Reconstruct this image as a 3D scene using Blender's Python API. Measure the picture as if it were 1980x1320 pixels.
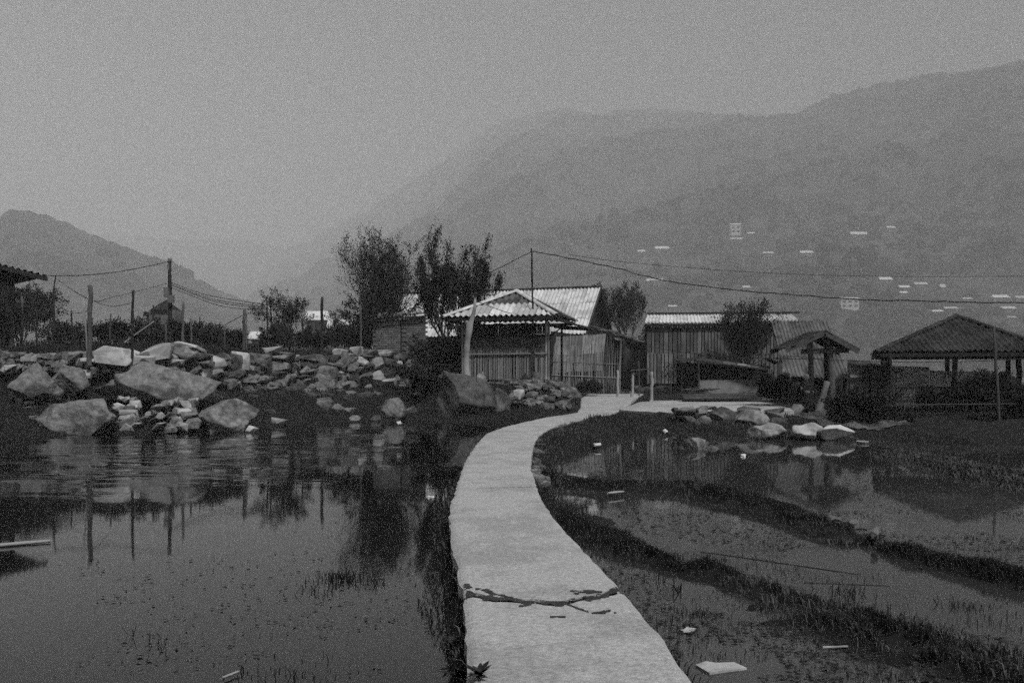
import bpy, bmesh, math, random
import numpy as np
from mathutils import Vector, Matrix, Quaternion
R = math.radians
for o in list(bpy.data.objects): bpy.data.objects.remove(o)
scene = bpy.context.scene
COL = scene.collection

# ------------------------------------------------------------------ camera
F = 1700.0; CX = 990.0; HY = 725.0; CZ = 1.75        # focal length in photo pixels, horizon row, eye height above the water
cam = bpy.data.cameras.new('camera'); camo = bpy.data.objects.new('camera', cam); COL.objects.link(camo)
camo.location = (0, 0, CZ); camo.rotation_euler = (R(90), 0, 0)
cam.sensor_width = 36; cam.lens = F/1980*36; cam.shift_y = 65/1980
cam.clip_start = 0.1; cam.clip_end = 20000
scene.camera = camo
# ------------------------------------------------------------------ sky, sun, exposure
SUN_EL, SUN_AZ = 52, 152            # azimuth measured from +Y towards +X
w = bpy.data.worlds.new('World'); scene.world = w; w.use_nodes = True
nt = w.node_tree; nt.nodes.clear()
sky = nt.nodes.new('ShaderNodeTexSky'); sky.sky_type = 'NISHITA'; sky.sun_disc = False
sky.sun_elevation = R(SUN_EL); sky.sun_rotation = R(SUN_AZ)
sky.air_density = 1.2; sky.dust_density = 2.0; sky.ozone_density = 1.0; sky.altitude = 1200
bw = nt.nodes.new('ShaderNodeRGBToBW')               # the photograph is black and white
bg = nt.nodes.new('ShaderNodeBackground'); bg.inputs[1].default_value = 0.05
wo = nt.nodes.new('ShaderNodeOutputWorld')
nt.links.new(sky.outputs[0], bw.inputs[0]); nt.links.new(bw.outputs[0], bg.inputs[0]); nt.links.new(bg.outputs[0], wo.inputs[0])
sl = bpy.data.lights.new('sun', 'SUN'); sl.energy = 2.6; sl.angle = R(8); sl.color = (1, 1, 1)
so = bpy.data.objects.new('sun', sl); COL.objects.link(so)
sd = Vector((math.sin(R(SUN_AZ))*math.cos(R(SUN_EL)), math.cos(R(SUN_AZ))*math.cos(R(SUN_EL)), math.sin(R(SUN_EL))))
so.rotation_euler = sd.to_track_quat('Z', 'Y').to_euler()
so.location = (60, -30, 90)
vs = scene.view_settings; vs.view_transform = 'Standard'; vs.look = 'None'; vs.exposure = 0.45; vs.gamma = 1.0; vs.use_curve_mapping = False
scene.cycles.use_denoising = False                   # keep the fine grain of the render: the photograph is grainy
scene.cycles.max_bounces = 6; scene.cycles.diffuse_bounces = 2; scene.cycles.volume_bounces = 3; scene.cycles.sample_clamp_direct = .8; scene.cycles.sample_clamp_indirect = .6
scene.cycles.use_adaptive_sampling = True; scene.cycles.adaptive_threshold = 0.6; scene.cycles.adaptive_min_samples = 18
HAZE_D = 0.0006; KH = 1.5

# ------------------------------------------------------------------ helpers
def W(px, py, Y): return Vector(((px-CX)*Y/F, Y, CZ + (HY-py)*Y/F))
def G(px, py, z=0.0):
    Y = (CZ-z)*F/(py-HY); return Vector(((px-CX)*Y/F, Y, z))
def lin(x, xs, ys): return np.interp(x, xs, ys)
_T = np.random.RandomState(7).rand(256, 256)
def vnoise(x, y, s=0):
    x = np.asarray(x, float)+s*17.3; y = np.asarray(y, float)+s*31.7
    xi = np.floor(x).astype(int); yi = np.floor(y).astype(int); fx = x-xi; fy = y-yi
    fx = fx*fx*(3-2*fx); fy = fy*fy*(3-2*fy)
    a = _T[xi & 255, yi & 255]; b = _T[(xi+1) & 255, yi & 255]; c = _T[xi & 255, (yi+1) & 255]; d = _T[(xi+1) & 255, (yi+1) & 255]
    return (a*(1-fx)+b*fx)*(1-fy)+(c*(1-fx)+d*fx)*fy - .5
def fbm(x, y, s=0, o=4):
    r = 0; a = 1; f = 1
    for k in range(o):
        r = r + a*vnoise(np.asarray(x)*f, np.asarray(y)*f, s+k); a *= .5; f *= 2.03
    return r

def nodes(m):
    m.use_nodes = True; t = m.node_tree; t.nodes.clear()
    out = t.nodes.new('ShaderNodeOutputMaterial'); p = t.nodes.new('ShaderNodeBsdfPrincipled')
    t.links.new(p.outputs[0], out.inputs[0]); return t, p, out
def gmat(name, lo, hi, scale=3.0, rough=.85, bump=.3, bscale=None, obj=True, rnd=0.0, island=0.0, stain=0.0, stscale=.6, stretch=None, bdist=.02, spec=.25):
    """neutral grey material: two scales of noise between lo and hi, fine relief, optional per-object / per-leaf variation and darker stains"""
    m = bpy.data.materials.new(name); t, p, out = nodes(m); N = t.nodes.new; L = t.links.new
    tc = N('ShaderNodeTexCoord'); src = tc.outputs['Object']
    if not obj: src = N('ShaderNodeNewGeometry').outputs['Position']
    if stretch:
        mp = N('ShaderNodeMapping'); mp.inputs['Scale'].default_value = stretch; L(src, mp.inputs[0]); src = mp.outputs[0]
    if rnd:
        oi = N('ShaderNodeObjectInfo'); ad = N('ShaderNodeVectorMath'); ad.operation = 'ADD'
        sc = N('ShaderNodeMath'); sc.operation = 'MULTIPLY'; sc.inputs[1].default_value = 90; L(oi.outputs['Random'], sc.inputs[0])
        L(src, ad.inputs[0]); L(sc.outputs[0], ad.inputs[1]); src = ad.outputs[0]
    n1 = N('ShaderNodeTexNoise'); n1.inputs['Scale'].default_value = scale; n1.inputs['Detail'].default_value = 10; n1.inputs['Roughness'].default_value = .72; L(src, n1.inputs['Vector'])
    rp = N('ShaderNodeMapRange'); rp.inputs[1].default_value = .3; rp.inputs[2].default_value = .7; rp.inputs[3].default_value = lo; rp.inputs[4].default_value = hi; L(n1.outputs[0], rp.inputs[0])
    val = rp.outputs[0]
    def mul(a, b):
        q = N('ShaderNodeMath'); q.operation = 'MULTIPLY'; L(a, q.inputs[0])
        if isinstance(b, float): q.inputs[1].default_value = b
        else: L(b, q.inputs[1])
        return q.outputs[0]
    def ranged(sock, a, b, c, d):
        q = N('ShaderNodeMapRange'); L(sock, q.inputs[0]); q.inputs[1].default_value = a; q.inputs[2].default_value = b; q.inputs[3].default_value = c; q.inputs[4].default_value = d; return q.outputs[0]
    if rnd: val = mul(val, ranged(oi.outputs['Random'], 0, 1, 1-rnd, 1+rnd))
    if island:
        ge = N('ShaderNodeNewGeometry'); val = mul(val, ranged(ge.outputs['Random Per Island'], 0, 1, 1-island, 1+island))
    if stain:
        n2 = N('ShaderNodeTexNoise'); n2.inputs['Scale'].default_value = stscale; n2.inputs['Detail'].default_value = 8; n2.inputs['Roughness'].default_value = .65; L(src, n2.inputs['Vector'])
        val = mul(val, ranged(n2.outputs[0], .47, .57, 1.0, 1-stain))
    cc = N('ShaderNodeCombineColor'); L(val, cc.inputs[0]); L(val, cc.inputs[1]); L(val, cc.inputs[2])
    L(cc.outputs[0], p.inputs['Base Color']); p.inputs['Roughness'].default_value = rough; p.inputs['Specular IOR Level'].default_value = spec
    if bump:
        n3 = N('ShaderNodeTexNoise'); n3.inputs['Scale'].default_value = bscale or scale*4; n3.inputs['Detail'].default_value = 6; L(src, n3.inputs['Vector'])
        b = N('ShaderNodeBump'); b.inputs['Strength'].default_value = bump; b.inputs['Distance'].default_value = bdist; L(n3.outputs[0], b.inputs['Height']); L(b.outputs[0], p.inputs['Normal'])
    return m
M = dict(
 concrete=gmat('concrete', .25, .53, 26.0, .9, 1.0, 60, obj=False, stain=.2, stscale=1.4, bdist=.012),
 yard=gmat('yard_concrete', .30, .46, 1.2, .9, .4, 25, obj=False, stain=.25, stscale=.5, bdist=.008),
 soil=gmat('soil', .003, .011, 1.1, .95, .6, 9, obj=False, bdist=.05),
 stone=gmat('stone', .06, .30, 4.5, .85, .8, 12, rnd=.45, stain=.6, stscale=1.2, bdist=.03),
 paleston=gmat('pale_stone', .28, .54, 2.2, .85, .45, 12, rnd=.2, stain=.45, stscale=1.1, bdist=.03),
 whitest=gmat('bleached_stone', .38, .60, 2.2, .85, .45, 12, rnd=.15, stain=.4, stscale=1.5, bdist=.03),
 boulder=gmat('boulder_stone', .06, .28, 4.5, .85, .9, 9, stain=.68, stscale=.9, bdist=.07),
 darkrock=gmat('dark_mossy_stone', .012, .13, 3.0, .9, .8, 8, stain=.4, stscale=.9, bdist=.05),
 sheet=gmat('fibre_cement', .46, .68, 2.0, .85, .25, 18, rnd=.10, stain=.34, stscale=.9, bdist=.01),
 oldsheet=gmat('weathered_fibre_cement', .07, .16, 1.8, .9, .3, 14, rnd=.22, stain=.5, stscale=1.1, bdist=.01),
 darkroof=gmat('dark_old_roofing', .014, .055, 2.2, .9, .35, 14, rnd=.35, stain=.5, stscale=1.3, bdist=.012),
 shedsheet=gmat('grey_wall_sheet', .13, .30, 1.4, .85, .25, 14, rnd=.25, stain=.45, stscale=.8, bdist=.01),
 shedboard=gmat('weathered_shed_board', .07, .17, 2.5, .9, .4, 16, rnd=.5, stain=.4, stscale=1.0, stretch=(2, 2, .5), bdist=.012),  # tone varies per strip to imitate the shaded waves of corrugated sheets
 cap=gmat('ridge_cap', .52, .70, 3, .85, .25, 20, rnd=.12, stain=.3, stscale=2, bdist=.01),
 bamboo=gmat('bamboo', .12, .26, 3, .7, .2, 30, rnd=.4, bdist=.006),
 bambood=gmat('dark_bamboo', .03, .07, 3, .75, .2, 30, rnd=.4, bdist=.006),
 wood=gmat('dark_timber', .007, .022, 3, .85, .35, 20, rnd=.3, stretch=(3, 3, .5), bdist=.008),
 woodm=gmat('grey_timber', .04, .10, 3, .85, .4, 20, rnd=.3, stretch=(3, 3, .5), bdist=.008),
 woodp=gmat('pale_timber', .20, .34, 3, .85, .4, 20, rnd=.2, stretch=(3, 3, .5), bdist=.008),
 bark=gmat('bark', .02, .05, 6, .9, .6, 25),
 logbark=gmat('grey_log', .09, .19, 4, .85, .45, 20, stain=.4, stscale=2),
 palebark=gmat('pale_bark', .20, .36, 4, .85, .45, 20, stain=.4, stscale=2),
 brick=gmat('brick', .09, .16, 3, .9, .4, 20, rnd=.3, stain=.3),
 mortar=gmat('mortar', .07, .12, 4, .95, .3, 20),
 mud=gmat('wet_mud', .018, .05, 9, .8, .6, 30, obj=False, bdist=.01),
 dirt=gmat('trodden_dirt', .06, .15, 2.0, .95, .6, 14, obj=False, stain=.5, stscale=.7, bdist=.03),
 plaster=gmat('plaster', .16, .28, 1.4, .9, .2, 14, stain=.5, stscale=.8),
 white=gmat('white_paint', .6, .75, 2, .7, .1, 12, stain=.15),
 foam=gmat('white_foam', .3, .52, 6, .8, .2, 30, stain=.35, stscale=4),
 tarp=gmat('white_sheeting', .6, .8, 3, .6, .5, 3),
 leaf=gmat('leaves', .005, .018, 2, .6, 0, island=.6),
 leafm=gmat('lighter_leaves', .02, .045, 2, .6, 0, island=.6),
 grass=gmat('grass_blades', .007, .028, .6, .75, 0, obj=False, island=.8),
 grassp=gmat('paler_grass_blades', .03, .10, .6, .75, 0, obj=False, island=.7),
 cable=gmat('black_cable', .012, .018, 5, .6, 0),
 metal=gmat('dull_metal', .09, .16, 5, .5, .1, 20),
 cloth=gmat('dark_cloth', .006, .012, 8, .9, .3, 40, bdist=.01),
 clothm=gmat('grey_cloth', .08, .14, 8, .9, .3, 40, bdist=.01),
 skin=gmat('skin', .16, .20, 8, .6, .05, 40),
 forest=gmat('hill_forest', .008, .12, .016, .95, 0, obj=False, stain=.6, stscale=.006),
 wooded=gmat('distant_wood', .008, .03, .05, .95, 0, obj=False, island=.5),
 farwall=gmat('far_white_wall', .6, .85, .2, .8, 0, rnd=.2),
 glass=gmat('dark_window', .02, .03, 1, .2, 0),
)
ORIG = {}
def link(o, parent=None, origin=None):
    COL.objects.link(o)
    if parent is not None:
        o.parent = parent; ORIG[o.name] = ORIG[parent.name]
    return o
def tag(o, label=None, cat=None, group=None, kind=None):
    if label: o['label'] = label
    if cat: o['category'] = cat
    if group: o['group'] = group
    if kind: o['kind'] = kind
    return o
def thing(name, label, cat, loc, group=None):
    o = bpy.data.objects.new(name, None); o.empty_display_size = .2; COL.objects.link(o); o.location = loc
    ORIG[o.name] = Vector(loc); return tag(o, label, cat, group)
def mk(name, V, Fc, mat, parent=None, smooth=False, origin=None):
    """mesh from world-space vertices; becomes a child of parent (same origin) or a top-level object with its origin at its base"""
    V = np.asarray(V, float).reshape(-1, 3)
    if parent is not None: og = np.array(ORIG[parent.name])
    elif origin is not None: og = np.array(origin)
    else:
        mn = V.min(0); mx = V.max(0); og = np.array([(mn[0]+mx[0])/2, (mn[1]+mx[1])/2, mn[2]])
    me = bpy.data.meshes.new(name); me.from_pydata((V-og).tolist(), [], Fc if isinstance(Fc, list) else Fc.tolist())
    me.materials.append(M[mat] if isinstance(mat, str) else mat)
    if smooth: me.polygons.foreach_set('use_smooth', [True]*len(me.polygons))
    me.update(); o = bpy.data.objects.new(name, me); COL.objects.link(o)
    if parent is not None: o.parent = parent
    else: o.location = og
    ORIG[o.name] = Vector(og); return o
def inst(name, me, parent, loc, rot=(0, 0, 0), scale=(1, 1, 1)):
    """object that shares mesh data, placed in world coordinates below parent"""
    o = bpy.data.objects.new(name, me); COL.objects.link(o); loc = Vector(loc)
    if parent is not None: o.parent = parent; loc = loc-ORIG[parent.name]
    o.location = loc
    if isinstance(rot, Quaternion): o.rotation_mode = 'QUATERNION'; o.rotation_quaternion = rot
    else: o.rotation_euler = rot
    o.scale = scale; ORIG[o.name] = ORIG[parent.name] if parent is not None else Vector(loc); return o
class MB:
    def __init__(s): s.V = []; s.F = []
    def add(s, V, Fc):
        n = len(s.V); s.V += [tuple(v) for v in V]; s.F += [tuple(i+n for i in f) for f in Fc]; return s
    def hexa(s, p):      # 8 corners: bottom 4 ccw, top 4
        return s.add(p, [(3, 2, 1, 0), (4, 5, 6, 7), (0, 1, 5, 4), (1, 2, 6, 5), (2, 3, 7, 6), (3, 0, 4, 7)])
    def box(s, c, sz, rz=0.0):
        c = Vector(c); x, y, z = [v/2 for v in sz]; m = Matrix.Rotation(rz, 3, 'Z')
        return s.hexa([c+m @ Vector(v) for v in ((-x, -y, -z), (x, -y, -z), (x, y, -z), (-x, y, -z), (-x, -y, z), (x, -y, z), (x, y, z), (-x, y, z))])
    def beam(s, a, b, wd, ht, up=(0, 0, 1)):
        a = Vector(a); b = Vector(b); d = (b-a).normalized(); u = Vector(up)
        if abs(d.dot(u)) > .98: u = Vector((0, 1, 0))
        r = d.cross(u).normalized()*wd/2; q = r.cross(d).normalized()*ht/2
        return s.hexa([a-r-q, b-r-q, b+r-q, a+r-q, a-r+q, b-r+q, b+r+q, a+r+q])
    def tube(s, pts, rad, n=6, cap=True):
        pts = [Vector(p) for p in pts]; k = len(pts)
        if not hasattr(rad, '__len__'): rad = [rad]*k
        V = []; Fc = []
        for i, p in enumerate(pts):
            d = (pts[min(i+1, k-1)]-pts[max(i-1, 0)]).normalized(); u = Vector((0, 0, 1)) if abs(d.z) < .9 else Vector((0, 1, 0))
            a = d.cross(u).normalized(); b = d.cross(a)
            for j in range(n):
                t = 2*math.pi*j/n; V.append(p+(a*math.cos(t)+b*math.sin(t))*rad[i])
        for i in range(k-1):
            for j in range(n):
                Fc.append((i*n+j, i*n+(j+1) % n, (i+1)*n+(j+1) % n, (i+1)*n+j))
        if cap: Fc.append(tuple(range(n))); Fc.append(tuple((k-1)*n+j for j in range(n)))
        return s.add(V, Fc)
    def slab(s, quad, th):   # quad of 4 points, thickness along the normal
        q = [Vector(p) for p in quad]; n = (q[1]-q[0]).cross(q[3]-q[0]).normalized()*th
        return s.hexa([p-n for p in q]+q)
    def mk(s, name, mat, parent=None, smooth=False): return mk(name, s.V, s.F, mat, parent, smooth)
def rough_pole(a, b, r0, r1, seed=0, seg=7, n=7, wob=.25):
    rg = random.Random(seed); a = Vector(a); b = Vector(b); pts = []; rad = []
    for i in range(seg+1):
        t = i/seg; e = 0 if i in (0,) else 1
        pts.append(a.lerp(b, t)+Vector((rg.uniform(-1, 1), rg.uniform(-1, 1), 0))*r0*wob*e); rad.append((r0+(r1-r0)*t)*rg.uniform(.88, 1.1))
    return MB().tube(pts, rad, n)
def sag(a, b, s, n=20, jit=0, seed=0):
    rg = random.Random(seed); a = Vector(a); b = Vector(b)
    return [a.lerp(b, i/n)-Vector((0, 0, s*4*(i/n)*(1-i/n)+(rg.uniform(-jit, jit) if 0 < i < n else 0))) for i in range(n+1)]
# ---- rocks
def rock_data(seed, sub=3, facets=13, rough=.06, lo=.46, hi=.86):
    rg = random.Random(seed); bm = bmesh.new(); bmesh.ops.create_icosphere(bm, subdivisions=sub, radius=1)
    pl = []
    for k in range(facets):
        n = Vector((rg.gauss(0, 1), rg.gauss(0, 1), rg.gauss(0, .9))).normalized(); pl.append((n, rg.uniform(lo, hi)))
    V = np.array([v.co[:] for v in bm.verts]); Fc = [tuple(v.index for v in f.verts) for f in bm.faces]; bm.free()
    for _ in range(2):
        for n, o in pl:
            n_ = np.array(n); d = V @ n_ - o; m = d > 0; V[m] -= np.outer(d[m]*.96, n_)
    if rough:
        a = fbm(V[:, 0]*1.7+V[:, 2]*1.1+seed, V[:, 1]*1.7-V[:, 2]*.9, seed % 19, 5)+fbm(V[:, 2]*2.3+9, V[:, 0]*2.1+V[:, 1]*1.3+seed, seed % 13, 5)
        V *= (1+rough*a)[:, None]
        b = fbm(V[:, 0]*5+V[:, 2]*3+seed, V[:, 1]*5-V[:, 2]*4, seed % 17, 3); V *= (1-rough*.35*np.abs(b))[:, None]
    mn = V.min(0); mx = V.max(0); V = (V-(mn+mx)/2)/(mx-mn)
    return V, Fc
def hull_stone(seed, blocky=.5):
    rg = random.Random(seed); bm = bmesh.new()
    for k in range(13):
        v = Vector((rg.uniform(-1, 1), rg.uniform(-1, 1), rg.uniform(-1, 1)))
        m = max(abs(c) for c in v); v = v.lerp(v/m, blocky+.3*rg.random()); bm.verts.new(v)
    bmesh.ops.convex_hull(bm, input=bm.verts)
    bmesh.ops.delete(bm, geom=[v for v in bm.verts if not v.link_faces], context='VERTS')
    bmesh.ops.bevel(bm, geom=list(bm.edges), offset=.045, segments=1, affect='EDGES', profile=.5)
    V = np.array([v.co[:] for v in bm.verts]); bm.verts.index_update(); Fc = [tuple(v.index for v in f.verts) for f in bm.faces]; bm.free()
    mn = V.min(0); mx = V.max(0); return (V-(mn+mx)/2)/(mx-mn), Fc
STONES = {}
def stone_mesh(i, mat):
    k = (i, mat)
    if k not in STONES:
        V, Fc = hull_stone(100+i, .35+.06*i); me = bpy.data.meshes.new('stone'); me.from_pydata(V.tolist(), [], Fc); me.materials.append(M[mat]); STONES[k] = me
    return STONES[k]
def boulder(name, px0, px1, py0, py1, Y, seed, label, mat='boulder', depth=None, sub=5, facets=13, rough=.16, sink=.25, cat='boulder', rotz=0.0, group=None, lo=.46, hi=.86):
    a = W(px0, py1, Y); b = W(px1, py0, Y); sx = b.x-a.x; sz = b.z-a.z+sink; sy = depth or sx*.8
    V, Fc = rock_data(seed, sub, facets, rough, lo, hi); V = V*np.array([sx, sy, sz])+np.array([(a.x+b.x)/2, Y+sy*.3, (a.z-sink)+sz/2])
    o = mk(name, V, Fc, mat, smooth=True); tag(o, label, cat, group); return o
# ---- foliage
def leaves_mesh(P, D, ln, wd, rg, fold=.25):
    """P points, D directions (n,3): one pointed leaf each"""
    n = len(P); D = D/np.linalg.norm(D, axis=1, keepdims=True); r = rg.normal(size=(n, 3)); S = np.cross(D, r); S /= np.linalg.norm(S, axis=1, keepdims=True)+1e-9
    ln = ln*rg.uniform(.6, 1.3, (n, 1)); wd = wd*rg.uniform(.7, 1.2, (n, 1)); U = np.cross(S, D)
    V = np.stack([P, P+D*ln*.45+S*wd*.5+U*wd*fold, P+D*ln, P+D*ln*.45-S*wd*.5+U*wd*fold], 1).reshape(-1, 3)
    i = np.arange(n)[:, None]*4; return V, np.concatenate([i, i+1, i+2, i+3], 1)
def grow(rg, p, d, L, r, lev, spec, segs, shoots):
    k = spec['k'][lev]; pts = [p]; rad = [r]; step = L/k
    for i in range(k):
        d = (d+Vector((rg.gauss(0, 1), rg.gauss(0, 1), rg.gauss(0, 1)))*spec['wig'][lev]+Vector((0, 0, spec['up'][lev]))).normalized()
        p = p+d*step; pts.append(p); rad.append(r*(1-.75*(i+1)/k))
    segs.append((pts, rad, lev))
    if lev == len(spec['k'])-1: shoots.append(pts); return
    nb = spec['nb'][lev]
    for j in range(nb):
        t = spec['from'][lev]+(1-spec['from'][lev])*(j+rg.random())/nb; x = t*k; i = min(int(x), k-1); q = pts[i].lerp(pts[i+1], x-i); dd = (pts[i+1]-pts[i]).normalized()
        a = Vector((rg.gauss(0, 1), rg.gauss(0, 1), rg.gauss(0, .6))); a = (a-dd*a.dot(dd)).normalized(); an = spec['ang'][lev]*rg.uniform(.6, 1.2)
        grow(rg, q, dd*math.cos(an)+a*math.sin(an), L*spec['ratio'][lev]*rg.uniform(.7, 1.15)*(1.1-.4*t), max(rad[i]*.6, .006), lev+1, spec, segs, shoots)
def tree(name, label, base, H, seed, spec, mat='leaf', cat='tree', stems=1, spread=.15, per=40, ln=.16, wd=.05, off=.06, group=None, lean=(0, 0), bark='bark', droop=.0):
    rg = random.Random(seed); nr = np.random.RandomState(seed); base = Vector(base); segs = []; shoots = []
    for s in range(stems):
        a = 2*math.pi*(s+rg.random())/stems; d = Vector((math.cos(a)*spread*rg.uniform(.4, 1.3)+lean[0], math.sin(a)*spread*rg.uniform(.4, 1.3)+lean[1], 1)).normalized()
        grow(rg, base+Vector((math.cos(a), math.sin(a), 0))*.05*stems**.5, d, H*spec['l0']*rg.uniform(.85, 1.05), spec['r0'], 0, spec, segs, shoots)
    t = thing(name, label, cat, base, group); mb = MB()
    for pts, rad, lev in segs: mb.tube(pts, rad, 6 if lev == 0 else (4 if lev == 1 else 3), cap=False)
    mb.mk('trunk' if cat == 'tree' else 'stem', bark, t, True)
    P = []; D = []
    for pts in shoots:
        m = max(2, int(per*rg.uniform(.6, 1.3)))
        for j in range(m):
            x = (rg.random()**.8)*(len(pts)-1); i = min(int(x), len(pts)-2); P.append(pts[i].lerp(pts[i+1], x-i)[:]); D.append((pts[i+1]-pts[i]).normalized()[:])
    P = np.array(P)+nr.normal(size=(len(P), 3))*off; D = np.array(D)+nr.normal(size=(len(D), 3))*.65; D[:, 2] -= droop
    V, Fc = leaves_mesh(P, D, ln, wd, nr); mk('crown' if cat == 'tree' else 'foliage', V, Fc, mat, t); return t
SP_TREE = dict(k=(5, 5, 4, 4), wig=(.10, .13, .16, .2), up=(.10, .16, .14, .10), nb=(7, 6, 5), ang=(.55, .55, .6), ratio=(.75, .6, .55), l0=.62, r0=.085, **{'from': (.2, .2, .15)})
SP_TUFT = dict(k=(5, 5, 5), wig=(.10, .12, .10), up=(.10, .22, .22), nb=(8, 4), ang=(.6, .5), ratio=(.72, .55), l0=.62, r0=.10, **{'from': (.28, .25)})
SP_BUSH = dict(k=(4, 4, 3), wig=(.16, .2, .25), up=(.04, .05, .03), nb=(6, 5), ang=(.75, .7), ratio=(.6, .55), l0=.7, r0=.025, **{'from': (.1, .15)})
SP_BARE = dict(k=(5, 4, 3), wig=(.16, .2, .2), up=(.03, .08, .08), nb=(5, 4), ang=(.6, .6), ratio=(.6, .5), l0=.8, r0=.02, **{'from': (.15, .2)})
def grass_obj(name, pts, h, wdt, seed, mat, label, lean=.5, parent=None, cat='grass', clump=0.0):
    nr = np.random.RandomState(seed); P = np.asarray(pts, float)
    if clump: c = fbm(P[:, 0]*clump, P[:, 1]*clump, seed+50, 3); m = c > -.25+.3*(nr.rand(len(P))-.5); P = P[m]; c = c[m]
    n = len(P); hh = h*nr.uniform(.35, 1.3, (n, 1))
    if clump: hh = hh*np.clip(.7+1.9*c, .35, 2.4)[:, None]
    a = nr.uniform(0, 2*np.pi, n)
    S = np.stack([np.cos(a), np.sin(a), 0*a], 1)*wdt*nr.uniform(.6, 1.3, (n, 1)); b = nr.uniform(0, 2*np.pi, n); Ln = np.stack([np.cos(b), np.sin(b), 0*b], 1)*hh*lean*nr.uniform(.1, 1.2, (n, 1)); Z = np.array([[0, 0, 1.]])
    V = np.stack([P-S-Z*.02, P+S-Z*.02, P+S*.7+Ln*.35+Z*hh*.55, P-S*.7+Ln*.35+Z*hh*.55, P+Ln+Z*hh*(1-.25*lean)], 1).reshape(-1, 3)
    i = np.arange(n)*5; q = np.stack([i, i+1, i+2, i+3], 1).tolist(); tr = np.stack([i+3, i+2, i+4], 1).tolist()
    o = mk(name, V, q+tr, mat, parent, origin=None); tag(o, label, cat, kind='stuff'); return o
# ---- corrugated sheets
def corr(parent, O, U, V, LU, LV, pitch, amp, mat, rows=1, sheetw=1.0, clip=None, clip0=None, name='roof_sheet', seed=0, jit=.012, samp=6, lift=.02):
    rg = random.Random(seed); O = Vector(O); U = Vector(U).normalized(); V = Vector(V).normalized(); Nn = U.cross(V).normalized()
    wv = max(1, round(sheetw/pitch)); sheetw = wv*pitch; ns = math.ceil(LU/sheetw-1e-6); rl = LV/rows
    for r in range(rows):
        for s in range(ns):
            u0 = s*sheetw; u1 = min(LU, u0+sheetw); k = max(2, int(round((u1-u0)/pitch*samp))); dv = rg.uniform(-jit, jit)*2; dn = rg.uniform(0, jit); tl = rg.uniform(-jit, jit)
            Vt = []; Fc = []; hs = []
            for i in range(k+1):
                u = u0+(u1-u0)*i/k; vb = r*rl+dv-(.06 if r else 0); vt = (r+1)*rl+.02
                if clip: vt = min(vt, clip(u))
                if clip0: vb = max(vb, clip0(u))
                if clip and clip(u) < .01: vt = vb
                vt = max(vt, vb+1e-4); hs.append(vt-vb); c = amp*math.cos(2*math.pi*u/pitch)
                for v_, f in ((vb, 1), (vt, 0)): Vt.append(O+U*u+V*(v_+tl*(u-u0))+Nn*(c+dn+lift*f+(s % 2)*.004))
            for i in range(k):
                a = i*2
                if hs[i] < .003 and hs[i+1] < .003: continue
                Fc.append((a, a+2, a+3, a+1))
            if Fc: mk(name, Vt, Fc, mat, parent, True)
def cap_line(parent, a, b, r, mat='cap', seg=3, name='ridge_cap', seed=0):
    a = Vector(a); b = Vector(b); rg = random.Random(seed); d = (b-a).normalized(); s = d.cross(Vector((0, 0, 1))).normalized(); u = s.cross(d)
    for i in range(seg):
        p = a.lerp(b, i/seg)-d*.03; q = a.lerp(b, (i+1)/seg)+d*.03; Vt = []; rr = r*rg.uniform(.94, 1.06)
        for e, (pt, k) in enumerate(((p, 1.08), (q, 1.0))):
            for j in range(7):
                t = math.pi*(-.06+1.12*j/6); Vt.append(pt+s*math.cos(t)*rr*k+u*math.sin(t)*rr*.62*k)
        mk(name, Vt, [(j, j+1, j+8, j+7) for j in range(6)], mat, parent, True)

# ================================================================== THE SETTING
# path edges: (left x, left y, right x, right y, z)
PAIRS = np.array([(.12, -6, 1.35, -6, .3), (.02, 1, 1.08, 1, .3), (-.2, 4.14, .87, 4.14, .3), (-.247, 4.67, .85, 4.67, .3), (-.28, 5.49, .78, 5.49, .3), (-.37, 6.16, .72, 6.16, .3), (-.44, 6.94, .65, 6.94, .3), (-.58, 8.14, .51, 8.14, .3),
 (-.68, 9.67, .37, 9.67, .3), (-.715, 11.05, .33, 11.05, .3), (-.78, 13.4, .29, 13.4, .3), (-.79, 16, .35, 16, .3), (-.75, 19.2, .48, 18.9, .3), (-.63, 22.2, .66, 21.3, .3), (-.35, 24, .86, 22.9, .3), (0, 25.7, 1.1, 24.4, .3), (.6, 28.2, 1.6, 26.5, .3),
 (1.2, 30.4, 2.2, 28.4, .3), (1.85, 32.2, 2.95, 30.6, .3), (2.5, 33.8, 3.75, 32.9, .31), (2.85, 36.5, 4.65, 36.2, .42), (3.3, 42, 5.7, 41, .64), (3.95, 46, 6.9, 46, .78)])
_cl = np.hypot(np.diff((PAIRS[:, 0]+PAIRS[:, 2])/2), np.diff((PAIRS[:, 1]+PAIRS[:, 3])/2)); SC = np.concatenate([[0], np.cumsum(_cl)])
def smooth_pairs(s):
    """Catmull-like smoothing by averaging linear interpolation over a window"""
    r = 0
    for d in (-.5, -.25, 0, .25, .5): r = r+np.stack([np.interp(s+d, SC, PAIRS[:, k]) for k in range(5)], -1)
    return r/5
_sd = np.arange(0, SC[-1], .2); _pd = smooth_pairs(_sd)
PC = np.stack([(_pd[:, 0]+_pd[:, 2])/2, (_pd[:, 1]+_pd[:, 3])/2], 1); PHW = np.hypot(_pd[:, 2]-_pd[:, 0], _pd[:, 3]-_pd[:, 1])/2
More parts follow.
